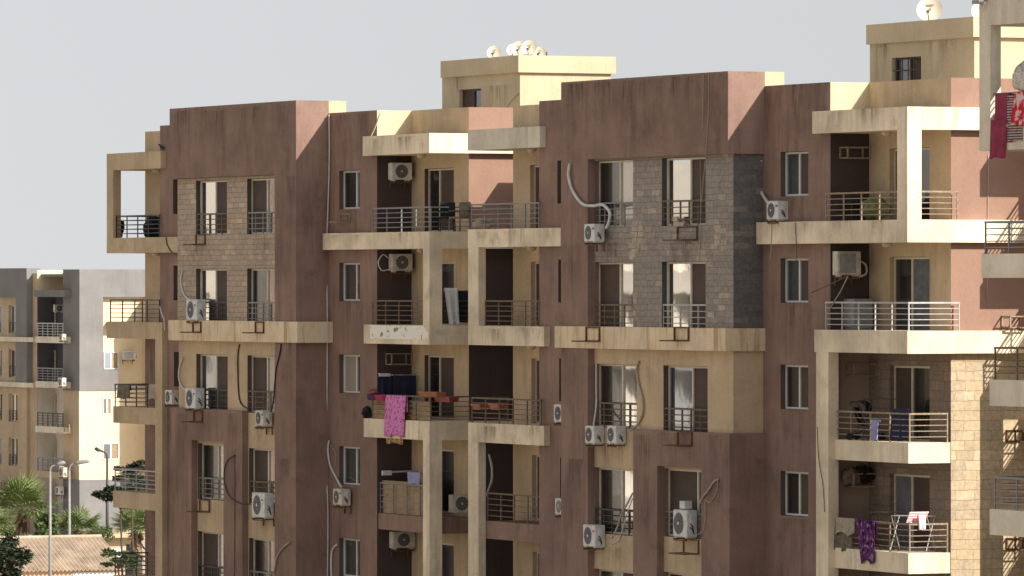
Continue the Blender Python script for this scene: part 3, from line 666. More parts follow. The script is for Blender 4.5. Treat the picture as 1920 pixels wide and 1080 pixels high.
# ================================================================== air conditioners
def ac(site, face, Xl, Yt, Yb, plane, label, mat='ac_white', fan=True, wide=1.38, badge='blue_badge', brk=True, hose=None, light=False):
    """outdoor unit: face 'front' looks out of the facade, 'side' along the street"""
    if face == 'front':
        x = site.fx(Xl, plane); zb_ = site.fz(Yb, x, plane); h = (Yb-Yt)*site.dep(x, plane)/F
    else:
        y = site.fy(Xl, plane); zb_ = site.fz(Yb, plane, y); h = (Yb-Yt)*site.dep(plane, y)/F
    wd = h*wide; d = .33
    if face == 'front': loc = site.world(x+wd/2, plane+d, zb_); rz = TH
    else: loc = site.world(plane-d, y+wd/2, zb_); rz = TH+math.pi/2
    r = empty('air_conditioner', loc, rz); tag(r, label, 'air conditioner')
    mb = MB()
    a, b_ = -wd/2, wd/2; e = .018
    n = 10
    mb.box(a+e, b_-e, -d, 0, e, h-e); mb.box(a, b_, -d+e, -e, e*.5, h-e*.5); mb.box(a+e, b_-e, -d+e, -e, 0, h)
    if not fan or face == 'side':
        for i in range(9):
            z = h*(.12+.8*i/9); mb.box(a-.008, a+.01, -d+.05, -.05, z, z+h*.035)
    # feet
    mb.box(a+.08, a+.14, -d+.02, -.02, -.035, .002); mb.box(b_-.14, b_-.08, -d+.02, -.02, -.035, .002)
    mb.build('casing', mat, r)
    fr = h*.40; cx = a+wd*.40
    if face == 'side': cx = a+wd*.48
    if fan:
        f = MB(); f.disc((cx, -d-.004, h/2), fr, n=32)
        f.build('fan_opening', 'ac_dark', r)
        gr_ = MB()
        for q_ in (.97, .8, .62, .44): gr_.disc((cx, -d-.012, h/2), fr*q_, r2=fr*(q_-.045), n=32)
        for i in range(10):
            an = math.pi*2*i/10
            gr_.tube([(cx+math.cos(an)*fr*.2, -d-.014, h/2+math.sin(an)*fr*.2), (cx+math.cos(an)*fr, -d-.014, h/2+math.sin(an)*fr)], .0045, 4)
        gr_.build('fan_grille', 'ac_white' if light else 'ac_grey', r)
        hb = MB(); hb.tube([(cx, -d-.006, h/2), (cx, -d-.02, h/2)], fr*.17, 14); hb.build('fan_hub', 'ac_white', r)
    else:
        f = MB(); f.box(a+.06, b_-.16, -d-.006, -d+.01, .06, h-.06); f.build('front_panel', 'ac_grey', r)
    if badge:
        bx = cx+fr+.06
        if bx+.10 < b_: MB().box(bx, min(b_-.03, bx+.13), -d-.005, -d+.01, h*.68, h*.68+.055).build('badge', badge, r)
    # valve cover and pipes on the +x end
    vv = MB(); vv.box(b_-.002, b_+.03, -d+.10, -d+.22, h*.42, h*.86); vv.build('valve_cover', 'ac_white', r)
    vp = MB()
    for zz in (.50, .36): vp.tube([(b_+.005, -d+.10, h*zz), (b_+.06, -d+.09, h*zz), (b_+.085, -d+.13, h*zz-.05), (b_+.06, -d+.2, h*.12)], .014, 6)
    vp.build('valve_pipe', 'pipe_black', r)
    if brk:
        k = MB()
        for s_ in (a+.11, b_-.11):
            k.box(s_-.02, s_+.02, -d-.04, .06, -.075, -.036); k.box(s_-.018, s_+.018, .02, .058, -.30, -.077)
        k.box(a+.05, b_-.05, -d-.005, -d+.035, -.11, -.077)
        k.build('bracket', 'rust', r)
    if hose:
        pts, rr, mt = hose
        # given as local points
        curve(pts, rr, mt, r, 'hose')
    return r
def smooth_pts(pts, n=8):
    P = [Vector(p) for p in pts]; out = []
    for i in range(len(P)-1):
        p0 = P[max(i-1,0)]; p1 = P[i]; p2 = P[i+1]; p3 = P[min(i+2,len(P)-1)]
        for k in range(n):
            t = k/n
            out.append(.5*((2*p1)+(p2-p0)*t+(2*p0-5*p1+4*p2-p3)*t*t+(3*p1-p0-3*p2+p3)*t**3))
    out.append(P[-1]); return out
def curve(pts, r, mat, parent=None, name='cable'):
    return MB().tube(smooth_pts(pts), r, 7).build(name, mat, parent, smooth=True)
def cable(site, plane, pts, r, mat, label, axis='y', cat='cable', name='cable', straight=False):
    """a loose run of pipe or cable fixed to a wall plane, traced in its own plane"""
    P = []
    for p in pts:
        X, Y = p[0], p[1]; pl = p[2] if len(p) > 2 else plane
        if axis == 'y': x = site.fx(X, pl); P.append((x, pl, site.fz(Y, x, pl)))
        else: y = site.fy(X, pl); P.append((pl, y, site.fz(Y, pl, y)))
    b0_ = P[-1]
    L = [(p[0]-b0_[0], p[1]-b0_[1], p[2]-b0_[2]) for p in P]
    o = MB().tube(L if straight else smooth_pts(L), r, 7).build(name, mat, None, smooth=True)
    o.location = site.world(*b0_); o.rotation_euler = (0,0,TH)
    return tag(o, label, cat)

ac(S, 'front', 349, 561, 600, YP-.40, 'white air conditioner standing on the stained beige band of the tan stone bay', hose=([(.40,-.2,.45),(.52,-.18,.50),(.50,-.1,.2),(.46,-.1,.02)], .022, 'pipe_white'))
ac(S, 'front', 309, 731, 757, -.36, 'small white air conditioner beside a slot window, left of the khaki panel', badge='red_badge')
ac(S, 'front', 347, 727, 765, YP-.40, 'white air conditioner standing on top of the left brown portal, below the khaki panel', hose=([(.40,-.2,.50),(.50,-.18,.52),(.52,-.12,.25),(.46,-.1,.03)], .022, 'pipe_white'))
ac(S, 'front', 478, 769, 798, YP-.42, 'cream air conditioner hung under the right window of the left khaki bay panel', 'ac_cream')
ac(S, 'front', 472, 923, 969, YP-.42, 'large white air conditioner at the end of a black hose loop')
ac(S, 'front', 624, 916, 946, -.40, 'cream air conditioner on the brown wall below a small window, beside the long white drainpipe', 'ac_cream')
ac(S, 'side', 735, 305, 337, xm+.42, 'air conditioner with blue badge on the dark wall above dark chairs', 'ac_white', wide=1.3, hose=([(-.25,-.15,.58),(-.1,-.2,.72),(.15,-.2,.70),(.33,-.12,.52)], .025, 'pipe_black'))
ac(S, 'side', 736, 476, 508, xm+.42, 'air conditioner with coiled hose on the dark wall above the peeling white balcony', 'ac_cream', wide=1.3, badge=None, hose=([(-.42,-.15,.05),(-.66,-.15,.02),(-.78,-.15,.28),(-.62,-.15,.52),(-.42,-.12,.42)], .02, 'pipe_white'))
ac(S, 'side', 737, 997, 1028, xm+.42, 'air conditioner on the dark wall of the lowest balcony behind the beige posts', 'ac_cream', wide=1.5, badge=None, hose=([(.4,-.2,.5),(.62,-.2,.42),(.62,-.2,.12),(.45,-.2,.02)], .022, 'pipe_white'))
ac(S, 'side', 849, 928, 961, x_R+.02, 'cream air conditioner in a lower balcony opening between two beige posts', 'ac_cream', wide=1.2, badge=None, brk=False)
ac(S, 'side', 1571, 471, 516, xm2+.45, 'old boxy air conditioner with plain grey face and red label in the dark upper balcony', 'ac_cream', fan=False, wide=1.1, badge='red_badge', hose=([(.42,-.1,.4),(.62,-.1,.30),(.64,-.1,.05),(.42,-.1,-.04)], .03, 'pipe_white'))
ac(S, 'front', 1038, 758, 791, -.36, 'white air conditioner half hidden by the right brown bay, higher of two', badge=None)
ac(S, 'front', 1040.5, 934, 964, -.36, 'white air conditioner half hidden by the right brown bay, lower of two', badge=None, light=True)
ac(S, 'front', 1095, 420, 453, YP-.50, 'white air conditioner under a thick white hose on the grey stone bay', badge='blue_badge')
ac(S, 'front', 1097, 798, 831, YB-.12, 'white air conditioner below the khaki panel window, left one of a touching pair', wide=1.2, badge=None)
ac(S, 'front', 1138, 798, 831, YB-.12, 'white air conditioner below the khaki panel window, right one of a touching pair', wide=1.2, badge=None)
ac(S, 'front', 1093, 983, 1024, YB-.12, 'white air conditioner with red badge below slanting pale pipes', badge='red_badge', wide=1.3)
ac(S, 'front', 1262, 955, 1006, YB-.08, 'large white air conditioner in the brown portal window of the right bay', badge=None, wide=1.15)
ac(S, 'front', 1437, 377, 412, YR-.04, 'white air conditioner standing on the long beige ledge beside the dark stone', badge='blue_badge')
ac(S, 'front', 1886, 588, 606, -1.0, 'dark window air conditioner near the right edge, over the near block rail', 'ac_grey', fan=False, badge=None) if False else None
# small white box on top of the portal unit
x = fx(1273, YB-.05); t = S.world(x+.14, YB+.1, fz(953.5, x, YB-.05))
r = MB().box(-.16,.16,-.12,.12,0,.22).box(-.13,.13,-.128,.10,.03,.19).build('control_box', 'ac_white', None, loc=t, rz=TH)
tag(r, 'small white metal box on top of the large portal air conditioner', 'box')

# ------------------------------------------------------------------ empty brackets
def bracket(site, Xr, Yt, Yb, plane, label, axis='y', mat='rust', cage=False, wpx=None):
    """wall frame with two arms reaching out; Xr is the right edge of the frame on the wall"""
    h = None
    if axis == 'y':
        x = site.fx(Xr, plane); h = (Yb-Yt)*site.dep(x, plane)/F; z = site.fz(Yb, x, plane); loc = site.world(x, plane, z); rz = TH
    else:
        y = site.fy(Xr, plane); h = (Yb-Yt)*site.dep(plane, y)/F; z = site.fz(Yb, plane, y); loc = site.world(plane, y, z); rz = TH+math.pi/2
    wd = wpx or .85; t_ = .022
    mb = MB()
    mb.box(-wd, -wd+t_*2, -.05, -.004, 0, h); mb.box(-t_*2, 0, -.05, -.004, 0, h); mb.box(-wd, 0, -.046, -.008, h-.04, h+.002); mb.box(-wd, 0, -.046, -.008, -.002, .04)
    ln_ = .50
    for xx in (-wd+.04, -.04):
        mb.box(xx-t_, xx+t_, -ln_, -.05, .0, .035)
    mb.box(-wd, 0, -ln_, -ln_+.035, -.004, .03)
    if cage:
        for xx in (-wd+t_, -t_): mb.box(xx-t_, xx+t_, -ln_, -ln_+.04, .03, h)
        mb.box(-wd, 0, -ln_+.003, -ln_+.037, h-.035, h+.001)
        for xx in (-wd+.02, -.02): mb.box(xx-.018, xx+.018, -ln_, -.05, h-.03, h)
    o = mb.build('bracket', mat, None, loc=loc, rz=rz); return tag(o, label, 'bracket')
bracket(S, 386, 439, 459, YP, 'rusty empty bracket on the tan stone under the top left bay window')
bracket(S, 378, 603, 624, YB-.1, 'rusty empty bracket on the beige band of the tan stone bay, left of two', wpx=.75)
bracket(S, 496, 603, 625, YB-.1, 'rusty empty bracket on the beige band of the tan stone bay, right of two', wpx=.75)
bracket(S, 381, 769, 792, YB, 'rusty empty bracket at the top of the left brown portal', wpx=.8)
bracket(S, 394, 937, 961, YP-.02, 'rusty empty bracket on the khaki spandrel inside the left brown portal', wpx=.9)
bracket(S, 658, 400, 417, 0, 'pale empty bracket on the brown wall below the topmost small window', mat='old_steel', wpx=.85)
bracket(S, 762, 662, 684, xm, 'empty pale metal cage bracket on the dark wall above hanging blue clothes', 'x', 'old_steel', True, .75)
bracket(S, 1618, 276, 298, xm2, 'empty pale metal cage bracket on the dark wall of the top right balcony', 'x', 'old_steel', True, .75)
bracket(S, 1630, 680, 705, xm2, 'empty tan metal cage bracket on the taupe wall under the white railed balcony', 'x', 'old_steel', True, .75)
bracket(S, 1126, 613, 641, YB-.1, 'rusty empty bracket on the band of the grey stone bay, left of two', wpx=.95)
bracket(S, 1293, 613, 640, YB-.1, 'rusty empty bracket on the band of the grey stone bay, right of two', wpx=.95)
bracket(S, 1309, 424, 451, YP, 'rusty empty bracket on the grey stone under the top right bay window', wpx=1.3)
bracket(S, 1299, 810, 837, YB, 'rusty empty bracket at the top of the right brown portal', wpx=.95)
bracket(S, 1312, 1012, 1040, YB-.02, 'rusty bracket below the large portal air conditioner', wpx=1.0)
bracket(S, 1914, 592, 615, x_R2, 'pale metal bracket on the sunlit pink end wall near the right edge', 'x', 'old_steel', True, .62)
bracket(S, 1919, 806, 828, x_R2, 'rusty bracket on the sunlit stone end wall, higher of two near the right edge', 'x', 'rust', True, .55)
bracket(S, 1919, 1008, 1030, x_R2, 'rusty bracket on the stone end wall in the bottom right corner', 'x', 'rust', True, .55)

# ------------------------------------------------------------------ pipes and cables
W, K_, T_ = 'pipe_white', 'pipe_black', 'cable_tan'
cable(S, YB-.08, [(1068,307),(1066,330),(1074,358),(1092,382),(1112,386),(1130,384),(1143,398),(1141,418,YB-.1),(1136,428,YB-.15)], .047, W, 'thick white hose looping across the grey stone bay to its air conditioner', cat='hose', name='hose')
cable(S, -.06, [(1427,300),(1420,325),(1421,345),(1430,365),(1439,379,-.25)], .045, W, 'white hose curving down beside dark stone to the ledge air conditioner', cat='hose', name='hose')
cable(S, YP-.05, [(342,507),(339,525),(342,545),(350,558),(357,562,YP-.2)], .028, W, 'white hose running down the tan stone to the band air conditioner', cat='hose', name='hose')
cable(S, YP-.05, [(343,670),(336,690),(336,712),(344,728),(355,732,YP-.2)], .028, W, 'white hose running down the left khaki panel to an air conditioner', cat='hose', name='hose')
cable(S, YP-.03, [(449,646),(446,665),(446,700),(447,730),(450,752),(458,763),(468,766)], .024, K_, 'black wrapped pipe curving down the khaki panel between two windows', cat='pipe', name='pipe')
cable(S, YP-.06, [(527,645,YB-.03),(524,665,YB-.03),(518,690,YB-.03),(515,720,YB-.03),(513,750,YB-.05),(508,772,YB-.05)], .024, K_, 'dark pipe running down the corner of the left bay pier', cat='pipe', name='pipe')
cable(S, -.06, [(617,215),(617.5,300),(614,420),(612,480),(614,600),(613,760),(612,880),(615,960),(614,1090)], .024, W, 'long thin white drainpipe running down the inner corner of the left bay', cat='drainpipe', name='drainpipe')
cable(S, YB-.05, [(440,854),(428,862),(421,880),(421,905),(430,930),(448,943),(470,945)], .022, K_, 'black hose in a half circle loop on the left brown portal', cat='hose', name='hose')
cable(S, YB-.02, [(440,852),(440,1000),(439,1090)], .012, 'cable_brown', 'thin dark cable hanging straight down the left brown portal')
cable(S, -.05, [(617,826),(615,845),(619,872),(630,895),(640,913,-.2)], .035, W, 'bundle of pale pipes hanging from a hole down to the cream air conditioner', cat='hose', name='hose')
cable(S, -.03, [(624,840),(630,855),(626,880),(622,892),(630,900)], .010, T_, 'loose thin cable looping beside the cream air conditioner')
cable(S, -.05, [(632,1021),(624,1030),(621,1050),(622,1085)], .04, W, 'white hose at the bottom of the brown wall beside the drainpipe', cat='hose', name='hose')
cable(S, YB-.05, [(543,1017),(530,1028),(519,1045),(514,1070),(512,1090)], .028, T_, 'tan hose curving from a hole in the lowest left bay pier', cat='hose', name='hose')
cable(S, YP-.05, [(1198,678),(1194,690),(1197,720),(1205,750),(1205,775),(1196,795),(1180,808,YB-.1)], .035, T_, 'pale wrapped pipe right of the upper khaki window, going down to the paired units', cat='pipe', name='pipe')
cable(S, YP-.05, [(1118,682),(1118,720),(1118,760),(1113,797,YB-.1)], .028, W, 'white pipe left of the upper khaki window, going down to the paired units', cat='pipe', name='pipe')
cable(S, YP-.05, [(1186,925,YB-.02),(1176,945),(1165,965),(1157,990),(1147,1010,YB-.1)], .028, T_, 'pale pipe slanting down to the lowest left air conditioner of the right bay', cat='pipe', name='pipe')
cable(S, YP-.05, [(1186,935,YB-.02),(1175,965),(1168,990),(1158,1015),(1146,1022,YB-.1)], .018, W, 'thin white cable sagging beside the slanting pale pipe')
cable(S, YB-.05, [(1347,899),(1338,904),(1328,920),(1318,932),(1311,945,YB-.1)], .03, T_, 'tan hose bending from the portal wall to the large portal air conditioner', cat='hose', name='hose')
cable(S, YB-.04, [(1346,902),(1342,925),(1330,942),(1322,938),(1322,970),(1318,995),(1308,1003,YB-.1)], .012, T_, 'thin tan cable loop hanging beside the large portal air conditioner')
cable(S, YB-.02, [(1329,139),(1328,220),(1322,300),(1315,380)], .009, T_, 'thin pale cable down the brown top of the right bay, left of two')
cable(S, YB-.02, [(1319,140),(1317,230),(1313,300,YP-.02),(1314,400,YP-.02),(1311,490,YP-.02)], .009, T_, 'thin pale cable down the brown top of the right bay, right of two')
cable(S, YR-.02, [(1447,418),(1446,460),(1444,490)], .010, T_, 'thin cable hanging over the long beige ledge left end')
cable(S, YR-.02, [(1491,418),(1493,460),(1494,500)], .010, 'cable_brown', 'thin dark cable hanging over the long beige ledge under a window')
cable(S, YR-.02, [(1532,800),(1535,860),(1543,910),(1546,960)], .010, 'cable_brown', 'thin dark cable down the tall beige post at the right')
cable(S, x_R2+.02, [(1853,290),(1852,400),(1852,470),(1850,560)], .010, T_, 'thin pale cable hanging down the sunlit end wall', 'x')
cable(S, x_R2+.02, [(1855,985),(1848,1030),(1846,1085)], .012, T_, 'thin tan cable at the bottom of the shaded stone end wall', 'x')
cable(S, YL-.02, [(311,445),(314,460),(322,473),(332,478)], .022, 'cable_brown', 'brown cable drooping below the top left corner balcony')
cable(S, YL-.03, [(300,575),(304,590),(308,600),(309,620)], .03, W, 'short white pipe at the end of the second left balcony', cat='pipe', name='pipe')
cable(S, yp-.03, [(975,172),(962,185),(950,200),(944,206)], .014, T_, 'pale cable slanting off the corner of the left rooftop hut')
cable(S, xm+.03, [(713,212),(709,225),(703,240),(695,258)], .014, T_, 'pale cable curving down over the parapet beside the left canopy', 'x')
cable(S, x_R2+.03, [(1561,550),(1590,530),(1588,528),(1522,549)], .02, 'cable_brown', 'thin pole', 'x') if False else None
cable(S, YR-.3, [(1521,549),(1560,532),(1588,518)], .016, 'cable_brown', 'dark thin pole sticking out from the boxy air conditioner', cat='pole', name='pole', straight=True)
cable(S, YR+.05, [(1554,582),(1575,548),(1590,518)], .016, T_, 'pale thin pole slanting from the white rail to the boxy air conditioner', cat='pole', name='pole', straight=True)
cable(S, .1, [(917,852),(922,875),(922,900),(916,918),(913,930)], .04, 'ac_grey', 'grey hose hanging inside the shaded lower balcony of the right block', cat='hose', name='hose')

# ------------------------------------------------------------------ satellite dishes
def dish(site, X, Y, rpx, y, ztop, label, yaw=0, mark=True):
    x = site.fx(X, y); r = rpx*.94*site.dep(x, y)/F; zc = site.fz(Y, x, y)
    e = empty('satellite_dish', site.world(x, y, ztop), R(-12)+yaw); tag(e, label, 'satellite dish')
    n, m_ = 32, 7; mb = MB(); H = zc-ztop; tilt = R(24)
    def P(rad, an, off=0):
        u = rad*math.cos(an); v_ = rad*math.sin(an)*1.06; dpt = (r-rad*rad/r)*.28-off
        return (u, math.cos(tilt)*dpt+math.sin(tilt)*v_*1.0, H+math.cos(tilt)*v_-math.sin(tilt)*dpt)
    for off in (0, .02):
        b_ = len(mb.v)
        for i in range(m_+1):
            for k in range(n): mb.v.append(P(r*max(.02, i/m_), 2*math.pi*k/n, -off))
        for i in range(m_):
            for k in range(n):
                q_ = (b_+i*n+k, b_+i*n+(k+1)%n, b_+(i+1)*n+(k+1)%n, b_+(i+1)*n+k); mb.f.append(q_ if off else q_[::-1])
    mb.build('reflector', 'dish_cream', e, smooth=True)
    a = MB(); f0 = P(r*.9, -math.pi/2); fp = (0, -r*1.0, H-r*.25)
    a.tube([f0, fp], .02, 6); a.build('feed_arm', 'old_steel', e)
    l = MB(); l.tube([fp, (0, -r*.86, H-r*.18)], [.05, .035], 8); l.build('receiver', 'dark_mark', e)
    s_ = MB(); s_.tube([(0, .22+r*.2, 0), (0, .22+r*.2, H*.9), (0, r*.26, H)], .035, 8); s_.box(-.18,.18,.05+r*.2,.4+r*.2,0,.03); s_.build('mast', 'old_steel', e)
    if mark:
        k = MB()
        for i in range(6):
            u0 = (-.30+i*.10)*r; zz = H+r*.42
            dpt = (r-(r*.42)**2/r)*.28
            yy = math.sin(tilt)*r*.42+math.cos(tilt)*dpt-.035
            k.box(u0, u0+.065*r, yy-.004, yy+.004, zz-.06*r-.1*r, zz+.05*r-.1*r)
        k.build('lettering', 'dark_mark', e)
dz = zc1
dish(S, 926, 98, 14, 5.2, dz, 'lone cream satellite dish on the left rooftop hut, apart from the cluster')
dish(S, 962, 93, 13, 6.0, dz, 'satellite dish at the left end of the rooftop cluster, half hidden')
dish(S, 973, 91, 16, 5.4, dz, 'large satellite dish in the rooftop cluster, second from left')
dish(S, 992, 89, 15.5, 4.6, dz, 'foremost satellite dish of the rooftop cluster, shown as a full disc')
dish(S, 1011, 99, 13, 6.2, dz, 'smallest satellite dish at the right end of the rooftop cluster')
dish(S, 1743, 17, 26, 5.0, zd1, 'big cream satellite dish on the right rooftop hut')
dish(S, 1843, 20, 23, 5.6, zd1, 'satellite dish cut by the near grey post at the top right corner')
x = fx(1025, 6); o = MB().tube([(0,0,0),(0,0,.25)], .03, 6).build('vent_pipe', 'dark_mark', None, loc=S.world(x, 6, dz)); tag(o, 'short dark vent pipe behind the dish cluster on the rooftop hut', 'pipe')

# ------------------------------------------------------------------ laundry, rugs, pots, furniture
def cloth(site, plane, X0, X1, Yt, Yb, mat, label, cat='cloth', name='cloth', axis='y', wav=.03, taper=0, rows=14, cols=12, fold=.25, skew=0, ragged=.02, parent=None):
    if axis == 'y':
        a = site.fx(X0, plane); b_ = site.fx(X1, plane); zt_ = site.fz(Yt, a, plane); zb_ = site.fz(Yb, a, plane)
    else:
        a = site.fy(X0, plane); b_ = site.fy(X1, plane); zt_ = site.fz(Yt, plane, a); zb_ = site.fz(Yb, plane, a)
    wd = b_-a; H = zt_-zb_; mb = MB(); ph_ = random.random()*6
    for j in range(rows+1):
        t_ = j/rows
        for i in range(cols+1):
            u = i/cols
            yy = -wav*t_*math.sin(u*11+ph_+t_*.8)-wav*.6*math.sin(u*23+ph_*2)*t_-.02*t_
            xx = wd*(u+taper*t_*(u-.5))+skew*t_; zz = H*(1-t_)+ragged*math.sin(u*9+ph_)*t_
            mb.v.append((xx, yy, zz))
    if fold:
        for i in range(cols+1): mb.v.append((wd*i/cols, .05, H*1.0-.01))
        for i in range(cols+1): mb.v.append((wd*i/cols, .07, H*(1-fold)))
    for j in range(rows):
        for i in range(cols):
            n = j*(cols+1)+i; mb.f.append((n, n+cols+1, n+cols+2, n+1))
    if fold:
        b0_ = (rows+1)*(cols+1)
        for i in range(cols):
            mb.f.append((i, i+1, b0_+i+1, b0_+i)); c0_ = b0_+cols+1
            mb.f.append((b0_+i, b0_+i+1, c0_+i+1, c0_+i))
    loc = site.world(a, plane, zb_) if axis == 'y' else site.world(plane, a, zb_)
    o = mb.build(name, mat, None, loc=loc, rz=TH if axis == 'y' else TH+math.pi/2, smooth=True, thick=.012)
    return tag(o, label, cat)
yr1 = YR+q-.05
cloth(S, yr1-.07, 723, 761, 741, 817, 'pink_towel', 'bright pink patterned towel hanging over a balcony rail above beige posts', 'towel', 'towel', fold=.4, skew=-.12, ragged=.03, wav=.02)
cloth(S, yr1, 724, 757, 748, 831, 'gold_cloth', 'brown and gold patterned cloth showing below the pink towel', 'cloth', 'cloth', fold=.1)
def hung(site, plane, X0, X1, Y, label, mat, n, drop, axis='y'):
    """washing on a line: one object of joined garments"""
    pass
cloth(S, xm+.55, 709, 735, 702, 742, 'navy_cloth', 'dark navy garment on the airer under the empty cage, left of two', 'laundry', 'laundry', 'x', .05, ragged=.06)
cloth(S, xm+.56, 737, 780, 702, 745, 'blue_cloth', 'dark blue garment on the airer under the empty cage, right of two', 'laundry', 'laundry', 'x', .05, ragged=.05)
def world_box(site, x, y, z): return site.world(x, y, z)
# airer bar
y_ = fy(709, xm+.5); o = MB().box(0,.38,-.06,.06,-.05,.05).tube([(.3,0,.0),(1.5,0,-.01)], .02, 6).build('airer', 'white_cloth', None, loc=S.world(xm+.55, y_, fz(703, xm+.55, y_)), rz=TH+math.pi/2); tag(o, 'pale clothes airer bar on the dark wall holding blue garments', 'airer')
def planter(site, X0, X1, Yt, Yb, y, mat, label, leaves=False):
    a, b_ = site.fx(X0, y), site.fx(X1, y); z = site.fz(Yb, a, y); h = (Yb-Yt)*site.dep(a, y)/F; w_ = b_-a
    mb = MB(); d = .18; t_ = .06
    v = [(t_,-d+t_*.6,0),(w_-t_,-d+t_*.6,0),(w_-t_,d-t_*.6,0),(t_,d-t_*.6,0),(0,-d,h),(w_,-d,h),(w_,d,h),(0,d,h),(.03,-d+.03,h),(w_-.03,-d+.03,h),(w_-.03,d-.03,h),(.03,d-.03,h),(.05,-d+.05,h*.7),(w_-.05,-d+.05,h*.7),(w_-.05,d-.05,h*.7),(.05,d-.05,h*.7)]
    mb.v = v; mb.f = [(3,2,1,0),(0,1,5,4),(1,2,6,5),(2,3,7,6),(3,0,4,7)]+[(4+i,4+(i+1)%4,8+(i+1)%4,8+i) for i in range(4)]+[(8+i,8+(i+1)%4,12+(i+1)%4,12+i) for i in range(4)]+[(12,13,14,15)]
    mb.box(-.015, w_+.015, -d-.012, -d+.012, h-.05, h-.002)
    return tag(mb.build('planter', mat, None, loc=site.world(a, y, z), rz=TH), label, 'planter')
planter(S, 794, 828, 734, 743, YR+.1, 'terracotta', 'terracotta trough planter on the railing right of the pink towel')
planter(S, 823, 852, 743, 753, YR+.38, 'red_plastic', 'red trough planter hung inside the rail, right of the terracotta one')
planter(S, 893, 909, 757, 768, .05, 'terracotta', 'terracotta pot box behind the rusty rail, left of two on the right block balcony')
planter(S, 926, 944, 756, 768, .05, 'terracotta', 'terracotta pot box behind the rusty rail, right of two on the right block balcony')
def lump(site, X, Y, y, rx, ry, rz_, mat, label, cat, name, seed=1, n=2.2):
    """a soft bundle"""
    rnd = random.Random(seed); x = site.fx(X, y); z = site.fz(Y, x, y); mb = MB(); N, Mm = 20, 12
    k = [rnd.uniform(0, 6) for _ in range(6)]
    for j in range(Mm+1):
        t_ = math.pi*j/Mm
        for i in range(N):
            p = 2*math.pi*i/N
            f = 1+.16*math.sin(3*p+k[0]+2*t_)+.10*math.sin(5*p+k[1]-3*t_)+.08*math.sin(7*t_+k[2]+p)
            mb.v.append((rx*f*math.sin(t_)*math.cos(p), ry*f*math.sin(t_)*math.sin(p), rz_*(f*math.cos(t_)+1)))
    for j in range(Mm):
        for i in range(N): mb.f.append((j*N+i, (j+1)*N+i, (j+1)*N+(i+1)%N, j*N+(i+1)%N))
    return tag(mb.build(name, mat, None, loc=site.world(x, y, z), rz=TH, smooth=True), label, cat)
def basin(site, X0, X1, Yt, Yb, y, mat, label):
    a, b_ = site.fx(X0, y), site.fx(X1, y); r = (b_-a)/2; h = (Yb-Yt)*site.dep(a, y)/F; z = site.fz(Yb, a, y)
    mb = MB(); n = 24; prof = [(0.02,0),(r*.72,0),(r*.97,h*.92),(r*1.05,h),(r*1.0,h),(r*.90,h*.9),(r*.66,.03),(.02,.03)]
    for (rr, zz) in prof:
        for k in range(n): mb.v.append((rr*math.cos(2*math.pi*k/n), rr*math.sin(2*math.pi*k/n)*.5, zz))
    for j in range(len(prof)-1):
        for k in range(n): mb.f.append((j*n+k, j*n+(k+1)%n, (j+1)*n+(k+1)%n, (j+1)*n+k))
    return tag(mb.build('basin', mat, None, loc=site.world((a+b_)/2, y, z), rz=TH, smooth=True), label, 'basin')
basin(S, 691, 711, 739, 750, YR+.02, 'purple_plastic', 'purple plastic basin at the rail corner left of the pink towel')
basin(S, 706, 724, 740, 751, YR-.02, 'pink_plastic', 'deep pink plastic basin between purple basin and pink towel')
lump(S, 703, 742, YR+.1, .35, .2, .10, 'red_plastic', 'dark red bundle lying in the basins at the rail corner', 'bundle', 'bundle', 4)
lump(S, 690, 783, YR+.25, .30, .2, .17, 'black_cloth', 'dark bundle at the left end of the balcony with the pink towel', 'bundle', 'bundle', 7)
# reed screens behind rails
def reed(site, X0, X1, Yt, Yb, y, mat, label):
    a, b_ = site.fx(X0, y), site.fx(X1, y); zt_ = site.fz(Yt, a, y); zb_ = site.fz(Yb, a, y); mb = MB(); n = int((zt_-zb_)/.06)
    k = 3
    for j in range(k):
        u0 = a+(b_-a)*j/k+.03; u1 = a+(b_-a)*(j+1)/k-.03
        for i in range(n):
            z = zb_+(zt_-zb_)*i/n; mb.box(u0-a, u1-a, -.012-.004*(i % 2), .012, z-zb_, z-zb_+(zt_-zb_)/n-.004)
    for j in range(k+1): mb.box((b_-a)*j/k-.028, (b_-a)*j/k+.028, -.02, .02, 0, zt_-zb_)
    return tag(mb.build('reed_screen', mat, None, loc=site.world(a, y, zb_), rz=TH), label, 'screen')
reed(S, 716, 793, 900, 961, .20, 'bamboo', 'tan panelled screen behind the rail under a lavender shirt')
reed(S, 702, 806, 750, 785, YR+.22, 'bamboo', 'tan rolled screen behind the rail with the pink towel')
cloth(S, .12, 764, 789, 885, 907, 'lavender_cloth', 'lavender shirt hanging above the tan panelled screen', 'shirt', 'shirt', fold=.1, taper=-.1)
y_ = fy(712, xm+.3); o = MB().tube([(0,0,0),(1.3,0,.04)], .03, 6).box(0,.32,-.05,.05,-.09,.06).build('airer', 'white_cloth', None, loc=S.world(xm+.5, y_, fz(886, xm+.5, y_)), rz=TH+math.pi/2); tag(o, 'pale clothes airer bar above the tan panelled screen', 'airer')
cloth(S, xc-.02, 833, 858, 540, 608, 'white_cloth', 'white trousers hanging over the side rail between two beige posts', 'trousers', 'trousers', 'x', .05, taper=-.25, fold=.1, skew=.12)
cloth(S, xc-.25, 846, 878, 545, 604, 'black_cloth', 'black garment hanging beside the white trousers between two beige posts', 'laundry', 'laundry', 'x', .05, taper=.25, fold=.1)
